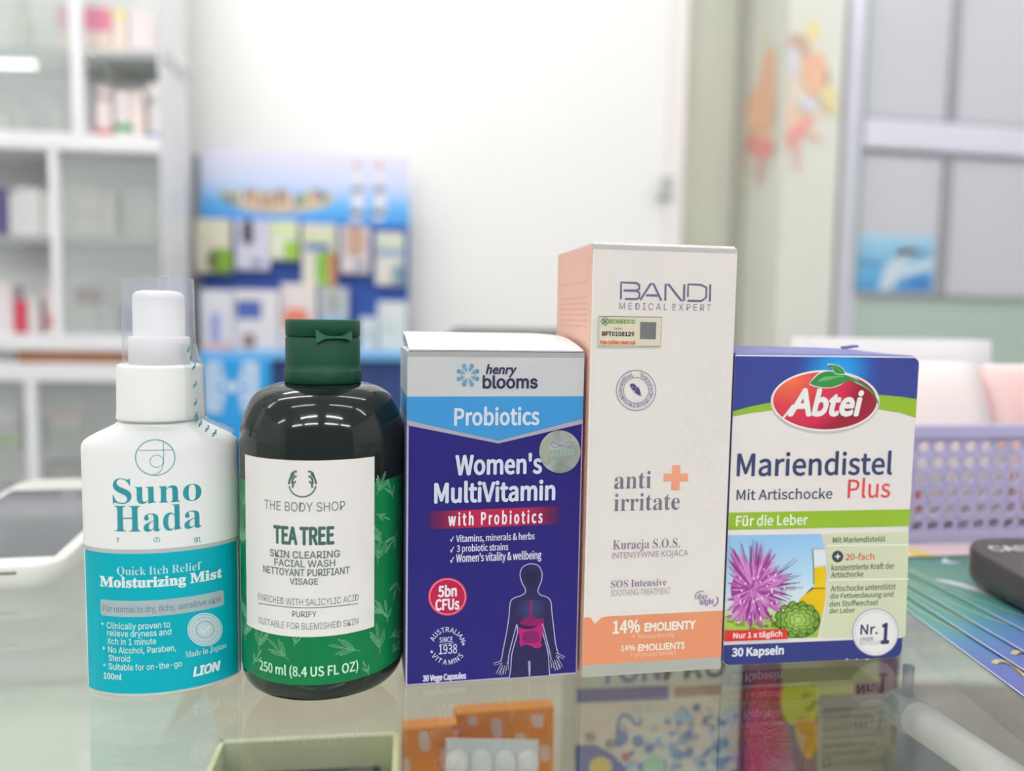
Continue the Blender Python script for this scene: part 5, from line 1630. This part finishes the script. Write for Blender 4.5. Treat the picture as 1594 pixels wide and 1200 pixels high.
def pouch(w, d, h, m, name, loc, rz, label, tilt=0, cat='pack', extra=None):
    bm = bmesh.new(); bmesh.ops.create_cube(bm, size=1)
    bmesh.ops.subdivide_edges(bm, edges=bm.edges, cuts=5, use_grid_fill=True)
    for v in bm.verts:
        x, y, z = v.co * 2
        bulge = (1 - x ** 4 * .5) * (1 - z ** 4 * .6)
        v.co = (x * w / 2 * (1 - .04 * z * z), y * d / 2 * (.8 + .2 * bulge), (z + 1) * h / 2)
    bmesh.ops.rotate(bm, matrix=Matrix.Rotation(tilt, 3, 'X'), verts=bm.verts)
    mb = MB().bm(bm, m, True)
    if extra: extra(mb)
    return tag(mb.build(name, loc=loc, rz=rz), label, cat)
pinkw = mat('pink_white_film', (255, 224, 221), .35, k=1.05, bump=.08, bscale=120)
pnk = mat('pink_film', (246, 200, 198), .35, k=1.05, bump=.08, bscale=120)
for m_ in (pinkw, pnk):
    b_ = m_.node_tree.nodes['Principled BSDF']
    b_.inputs['Subsurface Weight'].default_value = 1.0
    b_.inputs['Subsurface Radius'].default_value = (1.0, .8, .78)
    b_.inputs['Subsurface Scale'].default_value = .05
redp = mat('red_print', (226, 110, 104), .4, bump=.03)
def stripe(x, w_):
    def f(mb):
        for k in range(6):
            v_ = [Vector((x + dx, -.0152, z)) for dx, z in ((0, .008 + k * .009), (w_, .008 + k * .009), (w_, .017 + k * .009), (0, .017 + k * .009))]
            mb.add([Matrix.Rotation(-.39, 3, 'X') @ p for p in v_], [[0, 1, 2, 3]], redp)
    return f
pouch(.085, .030, .108, pinkw, 'wrapped_pack', (.366, .4455, .009), 0, 'broad pinkish white pack leaning in the basket, next to the blue carton', tilt=-.40, extra=stripe(-.028, .003))
pouch(.060, .030, .106, pnk, 'wrapped_pack', (.442, .4465, .009), math.radians(-2), 'pink pack leaning right of the broad pinkish white one', tilt=-.38, extra=stripe(.004, .003))
pouch(.034, .028, .092, mat('white_film', (244, 236, 238), .35, bump=.08, bscale=120), 'wrapped_pack', (.490, .492, .006), math.radians(0), 'white pack deeper in the basket at the right', tilt=-.2)
pouch(.17, .024, .122, mat('white_film2', (240, 238, 240), .4, bump=.08, bscale=120), 'wrapped_pack', (.412, .572, .0045), 0, 'wide white pack at the back of the basket')

# leaflets fanned under the calculator
tealm = None
random.seed(9)
def leaflet(x, y, rz, z, w, l, label, deco):
    m = grad_mat('leaflet_print', 'planar', [(0, (112, 108, 178)), (.30, (104, 116, 186)), (.42, (92, 138, 180)), (.52, (92, 158, 152)), (.72, (112, 164, 142)), (1, (70, 108, 120))], (0, 0), (0, l), rough=.25, k=.95)
    mb = MB().span((0, 0, z), (w, l, z + .0005), m)
    Z = z + .00058
    gold = mat('gold_print', (196, 184, 132), .4, bump=.02)
    wh_ = mat('white_print', (224, 228, 232), .35, bump=.02)
    def line(pts, wd, mm, k=0, sm=True):
        if sm: pts = smooth_pts(pts, 6, False)
        L_, R_ = [], []
        for i, p in enumerate(pts):
            a, b = pts[max(0, i - 1)], pts[min(len(pts) - 1, i + 1)]
            t = Vector((b[0] - a[0], b[1] - a[1])).normalized()
            L_.append((p[0] - t.y * wd, p[1] + t.x * wd, Z + k)); R_.append((p[0] + t.y * wd, p[1] - t.x * wd, Z + k))
        n_ = len(pts)
        mb.add(L_ + R_, [[i, i + 1, n_ + i + 1, n_ + i][::-1] for i in range(n_ - 1)], mm)
    line([(.0003, 0), (.0003, l)], .0003, wh_, 0, False)  # white line paints the bright highlight along the sheet's edge
    line([(.002, l * .99), (.004, l * .75), (.0075, l * .56), (.016, l * .44), (.04, l * .41)], .00035, gold)
    if not deco:
        dk_ = mat('rope_print', (96, 84, 78), .4, bump=.02)
        line([(.006, l * .33), (.010, l * .345), (.013, l * .33), (.011, l * .27), (.014, l * .19)], .0012, gold, .00005)
        line([(.007, l * .325), (.010, l * .335), (.012, l * .32), (.0105, l * .27), (.0135, l * .19)], .0004, dk_, .0001)
    if deco:
        mb.add([(.030, l * .83, Z), (.040, l * .815, Z), (.036, l * .84, Z), (.038, l * .87, Z), (.033, l * .85, Z)], [[0, 1, 2, 3, 4]], wh_)
        mb.add([(a, b, Z) for a, b in smooth_pts([(.006, l * .70), (.014, l * .62), (.022, l * .50), (.030, l * .40), (.026, l * .54), (.018, l * .66)], 5)], [list(range(30))], wh_)
        for i in range(3):
            mb.add([(.036 + i * .007, l * (.74 + .02 * i), Z), (.0385 + i * .007, l * (.74 + .02 * i), Z), (.042 + i * .007, l * (.655 + .02 * i), Z), (.0395 + i * .007, l * (.655 + .02 * i), Z)], [[0, 1, 2, 3]], gold)
    o = mb.build('leaflet', loc=(x, y, 0), rz=rz)
    return tag(o, label, 'leaflet')
# each is 105 x 210 mm, its lower left corner at (x, y)
LD = math.atan2(.337 - .2486, .2575 - .2428) - math.pi / 2
def lcorner(px0, py0, px1, py1, yfront):
    a, b = onz(px0, py0, .001), onz(px1, py1, .001)
    t = (a - b).normalized()
    p = b + t * ((yfront - b.y) / t.y)
    return p.x, p.y, math.atan2(t.y, t.x) - math.pi / 2
for i, (e, lab, dc) in enumerate((((1407, 945, 1594, 1083), 'lowest teal and blue leaflet of the fan, nearest the camera', False), ((1407, 926, 1594, 1046), 'second teal and blue leaflet from the bottom of the fan', False), ((1407, 911, 1594, 1020), 'third teal leaflet with a gold line, under the top one', False), ((1407, 893, 1594, 990), 'top teal leaflet with a white swoosh, under the calculator', True))):
    x, y, rz = lcorner(*e, .205 + .004 * i)
    leaflet(x, y, rz, .0002 + .0009 * i, .14, .21, lab, dc)
pp = MB().span((0, 0, .0001), (.16, .0225, .0004), mat('pink_paper', (238, 214, 214), .5, bump=.03))
pp.add([(.014, .0, .00046), (.026, 0, .00046), (.016, .0225, .00046), (.006, .0225, .00046)], [[0, 1, 2, 3]], mat('yellow_print', (222, 202, 84), .5, bump=.02))
tag(pp.build('paper_slip', loc=(.2985, .3995, .0042), rz=math.radians(-1)), 'pink paper slip with a yellow stripe sticking out in front of the basket', 'paper')

# calculator
ck = thing('calculator', 'dark brown-grey desk calculator at the right edge, on the leaflets', 'calculator', (.3509, .2802, .0046), math.radians(-6))
cm = mat('taupe_plastic', (76, 68, 68), .36, k=1.0, bump=.06, bscale=800)
cw_, cl_ = .110, .150
cs = slab(cw_, cl_, 0, .020, .016, .005, .0025, cm)
cs.v = [(x, y, z * (.52 + .60 * (y / cl_ + .5))) for x, y, z in cs.v]
cs.build('case', ck, sharp=50)
def topz(y): return .020 * (.52 + .60 * (y / cl_ + .5))
def on_top(name, x0, y0, x1, y1, h, m, parent=ck):
    vs = [(x0, y0, topz(y0) - .001), (x1, y0, topz(y0) - .001), (x1, y1, topz(y1) - .001), (x0, y1, topz(y1) - .001)]
    vs += [(a * 1, b, c + .001 + h) for a, b, c in vs]
    return MB().add(vs, [[3, 2, 1, 0], [4, 5, 6, 7], [0, 1, 5, 4], [1, 2, 6, 5], [2, 3, 7, 6], [3, 0, 4, 7]], m).build(name, parent)
on_top('display', -.040, .018, .044, .043, .0006, mat('lcd_grey', (158, 166, 176), .15, bump=.02))
on_top('solar_cell', .006, .0535, .040, .0640, .0006, mat('solar_dark', (46, 40, 44), .15, bump=.02))
v, fs_ = glyphs('CASIO', 'I')
sc_ = .030 / (v[:, 0].max() - v[:, 0].min())
tm = MB()
for dx, dy in ((0, 0), (.0004, 0), (-.0004, 0), (0, .0004), (0, -.0004)):
    tm.add([(-.0490 + p[0] * sc_ + dx, .0540 + p[1] * sc_ * 1.0 + dy, topz(.0540 + p[1] * sc_ * 1.0) + .0003) for p in v], [list(f_) if True else f_ for f_ in fs_], mat('white_print', (220, 218, 220), .4, bump=.02))
tm.build('badge', ck)
for r_ in range(5):
    for c_ in range(5):
        x = -.044 + c_ * .0182; y = -.068 + r_ * .0165
        on_top('key', x, y, x + .0135, y + .0112, .0028, mat('key_dark', (58, 54, 56), .45, bump=.03))

# ================================================================== THINGS INSIDE THE SHOWCASE
def under(px, py, z): return onz(px, py, z)
SZ = SHZ
# open cream box with a black tray
p0, p1 = under(332, 1150, -.085), under(612, 1142, -.085)
bw2 = p1.x - p0.x; bl2 = .13; byb = (p0.y + p1.y) / 2
ob = thing('open_box', 'cream open box with a black device in it, under the glass below the green bottle', 'box', ((p0.x + p1.x) / 2, byb - bl2 / 2, SZ + .0008), math.radians(-3))
crm = mat('cream_card', (250, 244, 212), .5, bump=.05, bscale=300)
crm2 = mat('cream_edge', (252, 246, 196), .5, bump=.05, bscale=300)
MB().span((-bw2 / 2, -bl2 / 2, 0), (bw2 / 2, bl2 / 2, .002), crm).build('base', ob)
for a, b in (((-bw2 / 2, bl2 / 2 - .003, 0), (bw2 / 2, bl2 / 2, .0745)), ((-bw2 / 2, -bl2 / 2, 0), (bw2 / 2, -bl2 / 2 + .003, .0745))):
    MB().span(a, b, crm, .0005).build('wall', ob)
for s_ in (-1, 1):
    MB().span((s_ * bw2 / 2 - s_ * .003, -bl2 / 2, 0), (s_ * bw2 / 2, bl2 / 2, .0745), crm2, .0005).build('wall', ob)
fl2 = MB()
x_ = -bw2 / 2
fl2.add([(x_, -bl2 / 2, .0745), (x_, bl2 / 2, .0745), (x_ - .012, bl2 / 2 + .022, .0905), (x_ - .024, bl2 / 2 - .012, .0850), (x_ - .020, -bl2 / 2 + .01, .0850)], [[0, 1, 2, 3, 4]], mat('white_card', (214, 217, 206), .5, bump=.04))
fl2.add([(a, b, c - .0006) for a, b, c in fl2.v], [[4, 3, 2, 1, 0]], mat('white_card', (214, 217, 206), .5, bump=.04))
fl2.build('side_flap', ob)
blk = mat('black_plastic', (40, 44, 42), .4, bump=.05)
dv = thing('black_device', 'black device with a grey strip lying in the cream box', 'device', ((p0.x + p1.x) / 2 - .001, byb - .043, SZ + .0030), math.radians(-3))
MB().box((0, 0, .0315), (bw2 * .84, .060, .063), blk, .004).build('case', dv)
MB().box((-.002, .014, .0635), (bw2 * .60, .008, .002), mat('grey_strip', (112, 116, 114), .35, bump=.03), .0006).build('strip', dv)
MB().box((bw2 * .36, .033, .029), (.012, .008, .058), blk, .002).build('plug', dv)

def upright(name, label, cat, Y, x0, x1, ytop, rgb, th=.022, group=None, rough=.45):
    """carton standing in the showcase; front face at depth Y, its top edge at photo row ytop"""
    a, b = at(x0, (ytop + 1200) / 2, Y), at(x1, (ytop + 1200) / 2, Y)
    w = b.x - a.x; h = at((x0 + x1) / 2, ytop, Y).z - SHZ
    loc = ((a.x + b.x) / 2, Y + th / 2, SHZ + .0009)
    t = thing(name, label, cat, loc, 0, group)
    mb = MB().box((0, 0, h / 2), (w, th, h), mat('carton', rgb, rough, bump=.05, bscale=300), .0008)
    return t, mb, Print(Face(loc, 0, -th / 2), mb, k=lambda c: mat('carton_print', c, .45, bump=.03)), w, h
ZO = zm(560, 900, 3.985)
ORN, WIN = (236, 146, 30), (232, 198, 178)
for lab, Y, x0, x1, yt, wins in (('orange carton with pale capsule shapes, left of the two orange ones under the glass', .400, 627, 712, 1134, ((400, 1010, 34, 78), (290, 1160, 26, 60), (525, 1120, 26, 80), (610, 985, 20, 50))),
                                 ('larger orange carton with pale capsule shapes under the glass below the purple carton', .412, 708, 862, 1108, ((700, 885, 34, 40), (850, 928, 36, 76), (945, 828, 28, 28), (1000, 1020, 38, 78), (1100, 868, 40, 72), (1146, 1085, 34, 64), (750, 1060, 34, 60), (880, 1130, 34, 60)))):
    t, mb, pr, w, h = upright('orange_carton', lab, 'box', Y, x0, x1, yt, ORN, .010)
    for cx, cy, rx, ry in wins:
        q = [(cx + rx * math.cos(2 * math.pi * i / 24) + .12 * ry * math.sin(2 * math.pi * i / 24), cy + ry * max(-1, min(1, 1.3 * math.sin(2 * math.pi * i / 24))) * .8) for i in range(24)]
        q = [(max(4 + (x0 - 560) * 3.985, min((x1 - 560) * 3.985 - 4, x)), max(y, (yt - 900) * 3.985 + 14)) for x, y in q]
        pr.fill(ZO(*q), WIN, 2)
    mb.build('carton_body', t)
# white bubble sheet leaning on them
a, b = at(697, 1185, .372), at(846, 1185, .372)
zt3 = at(770, 1166, .372).z
bl_ = thing('blister_pack', 'white bubble pill sheet standing in front of the orange cartons', 'blister pack', ((a.x + b.x) / 2, .372, SHZ + .0009), 0)
w, h = b.x - a.x, zt3 - SHZ
rotx = Matrix.Rotation(math.radians(4), 3, 'Y')
m = MB().box((0, .012, h / 2), (w, .0014, h), mat('white_foil', (228, 228, 230), .35, metal=.15, bump=.06), .0006)
m.v = [tuple((rotx @ (Vector(p) - Vector((0, 0, h))) + Vector((0, 0, h)))) if False else p for p in m.v]
m.v = [(x, y, z * (1 - .055 * (x / w + .5))) for x, y, z in m.v]
m.build('foil_sheet', bl_)
for i in range(4):
    for j in range(5):
        cx = -w / 2 + w * (i + .5) / 4; cz = h * (1 - .055 * (i + .5) / 4) - .012 - j * .017
        if cz < .008: continue
        d_ = MB().lathe([(.0062, 0), (.0060, .0022), (.0046, .0036), (0, .0042)], mat('pill_bubble', (238, 238, 238), .2, bump=.02), 20)
        d_.v = [(x + cx, .0113 - z, y * 1.15 + cz) for x, y, z in d_.v]
        d_.build('bubble', bl_)
# pale box with lettering and a blue pattern
t, mb, pr, w, h = upright('pale_box', 'pale box with blue and dark lettering and blue pattern under the glass', 'box', .440, 893, 1153, 1008, (210, 210, 196), .03)
pr.text('TON', 932, 1019, 1029, 1063, (96, 118, 158), 2, 'I', .035)
pr.text('PRO', 1033, 1012, 1130, 1057, (92, 94, 90), 2, 'I', .035)
pr.fill([(898, 1072), (1041, 1066.5), (1041, 1089), (898, 1094)], (84, 112, 164), 2)
pr.fill([(1049, 1069), (1122, 1065), (1122, 1081), (1049, 1086)], (158, 148, 136), 2)
random.seed(21)
for i in range(170):
    x = random.uniform(962, 1146); y = random.uniform(1100, 1235)
    if x < 985 and y < 1120: continue
    r_ = random.uniform(5, 13); c = random.choice([(96, 138, 182), (120, 164, 198), (80, 118, 174), (150, 184, 204), (202, 208, 200), (196, 202, 200), (210, 208, 190)])
    e_ = random.uniform(.35, 1.0); a0 = random.uniform(0, 3.14)
    q = []
    for k in range(12):
        a = 2 * math.pi * k / 12; u_, w_ = r_ * math.cos(a), r_ * e_ * math.sin(a)
        q.append((min(1150, x + u_ * math.cos(a0) - w_ * math.sin(a0)), y + u_ * math.sin(a0) + w_ * math.cos(a0)))
    pr.fill(q, c, 2 + i % 5)
pr.stroke([(958, 1160), (964, 1120), (975, 1112), (990, 1128)], 5, (92, 126, 178), 7, smooth=4)
ZT = zm(880, 1020, 5.313)
pr.fill(ZT((85, 745), (240, 735), (370, 800), (480, 900), (520, 1000), (520, 1300), (85, 1300)), (74, 100, 164), 8)
for cx, cy, rx, ry, c in ((290, 915, 95, 80, (206, 190, 96)), (205, 672, 48, 45, (150, 146, 146)), (365, 728, 42, 42, (146, 142, 122)), (500, 840, 42, 40, (180, 118, 116)), (730, 920, 90, 110, (160, 204, 178))):
    q = ZT((cx, cy))[0]
    pr.ell(q[0], q[1], rx / 5.313, ry / 5.313, c, 9, 20)
mb.build('carton_body', t)
# red box with a yellow panel
t, mb, pr, w, h = upright('red_yellow_box', 'dark red box with yellow panels under the glass below the capsule carton', 'box', .432, 1166, 1396, 1024, (120, 54, 60), .03)
pr.fill([(1217, 1029), (1368, 1020), (1368, 1062), (1217, 1068)], (172, 164, 82), 2)
pr.fill([(1217, 1070), (1330, 1063), (1330, 1080), (1217, 1086)], (196, 188, 92), 2)
pr.fill(smooth_pts([(1218, 1070), (1268, 1068), (1275, 1100), (1262, 1124), (1224, 1122)], 4), (208, 200, 50), 3)
pr.fill(smooth_pts([(1172, 1070), (1216, 1066), (1222, 1120), (1236, 1190), (1240, 1240), (1168, 1240)], 4), (180, 44, 72), 2)
pr.fill(smooth_pts([(1240, 1120), (1270, 1124), (1272, 1160), (1256, 1180), (1240, 1150)], 4), (206, 136, 44), 4)
pr.fill([(1272, 1086), (1388, 1076), (1388, 1240), (1272, 1240)], (156, 138, 122), 3)  # brown-grey patch and its dark lines paint the capsule carton's reflection
for i in range(7):
    pr.fill([(1280, 1104 + i * 14), (1280 + 96 - 14 * (i % 3), 1097 + i * 14), (1280 + 96 - 14 * (i % 3), 1102 + i * 14), (1280, 1109 + i * 14)], (112, 96, 88), 5)
for x_, y_ in ((1248, 1084), (1262, 1096), (1254, 1104)):
    pr.stroke([(x_, y_), (x_ + 12, y_ - 4)], 3, (84, 92, 48), 5)
mb.build('carton_body', t)
# white tube standing in for a ceiling lamp's reflection in the glass
q0, q1 = onz(1426, 1118, -.03), onz(1640, 1262, -.03)
tl2 = thing('lamp_reflection', 'white tube under the glass at the right, standing in for a lamp reflection', 'lamp', (0, 0, 0))
MB().tube([q0, q1], .0075, mat('milk_tube', (238, 236, 230), .25, k=1.0, bump=.01), 20).build('tube', tl2)
dd = (q1 - q0).normalized()
MB().tube([q0 - dd * .012, q0], .0079, mat('tube_cap_grey', (120, 124, 124), .4, bump=.02), 20).build('end_cap', tl2)
MB().tube([q0 - dd * .006, q0 - dd * .006 + Vector((0, 0, .0205))], .0025, mat('tube_cap_grey', (120, 124, 124), .4, bump=.02), 10).build('bracket', tl2)
# brown-grey tray and dark box at the right
q0, q1 = under(1430, 1080, SZ), under(1640, 1085, SZ)
tag(MB().box((0, 0, .004), (.26, .20, .008), mat('kraft_board', (176, 164, 146), .6, bump=.08, bscale=200, mottle=.08), .001).build('cardboard_sheet', loc=(.485, .44, SZ + .0006), rz=math.radians(-12)), 'brown-grey cardboard sheet under the glass at the right', 'cardboard')
q = under(1435, 1160, SZ + .03)
tag(MB().box((0, 0, .015), (.05, .07, .030), mat('grey_card', (112, 118, 116), .5, bump=.04), .0015).build('grey_carton', loc=(q.x, q.y, SZ + .0006), rz=math.radians(-8)), 'dark grey carton under the glass right of the red and yellow box', 'box')
q0, q1 = under(285, 1085, SZ), under(905, 1075, SZ)
tag(MB().box((0, 0, .0002), (q1.x - q0.x, .26, .0004), mat('beige_paper', (204, 194, 176), .6, bump=.05, bscale=150, mottle=.04)).build('paper_liner', loc=((q0.x + q1.x) / 2, q0.y - .07, SZ + .0001)), 'beige paper lining the showcase shelf below the middle products', 'paper')
# note with pen strokes
q = under(20, 955, SZ)
nt_ = MB().box((0, 0, .0003), (.13, .075, .0006), mat('note_paper', (212, 218, 208), .6, bump=.03))
for pts in (((-40, 948), (-20, 940), (0, 946), (8, 940), (14, 948), (24, 942), (36, 946), (48, 943)), ((-30, 966), (0, 964), (10, 960), (16, 966), (24, 958), (20, 968)), ((0, 944), (12, 938), (4, 950), (20, 946))):
    w_ = []
    for x, y in smooth_pts(list(pts), 5, False):
        p = under(x, y, SZ + .0007); w_.append((p.x - q.x, p.y - q.y, .00075))
    nt_.tube(w_, .0005, mat('blue_pen', (110, 124, 166), .5, bump=.01), 5)
tag(nt_.build('paper_note', loc=(q.x, q.y, SZ + .0006)), 'paper note with blue pen strokes under the glass at the far left', 'paper')
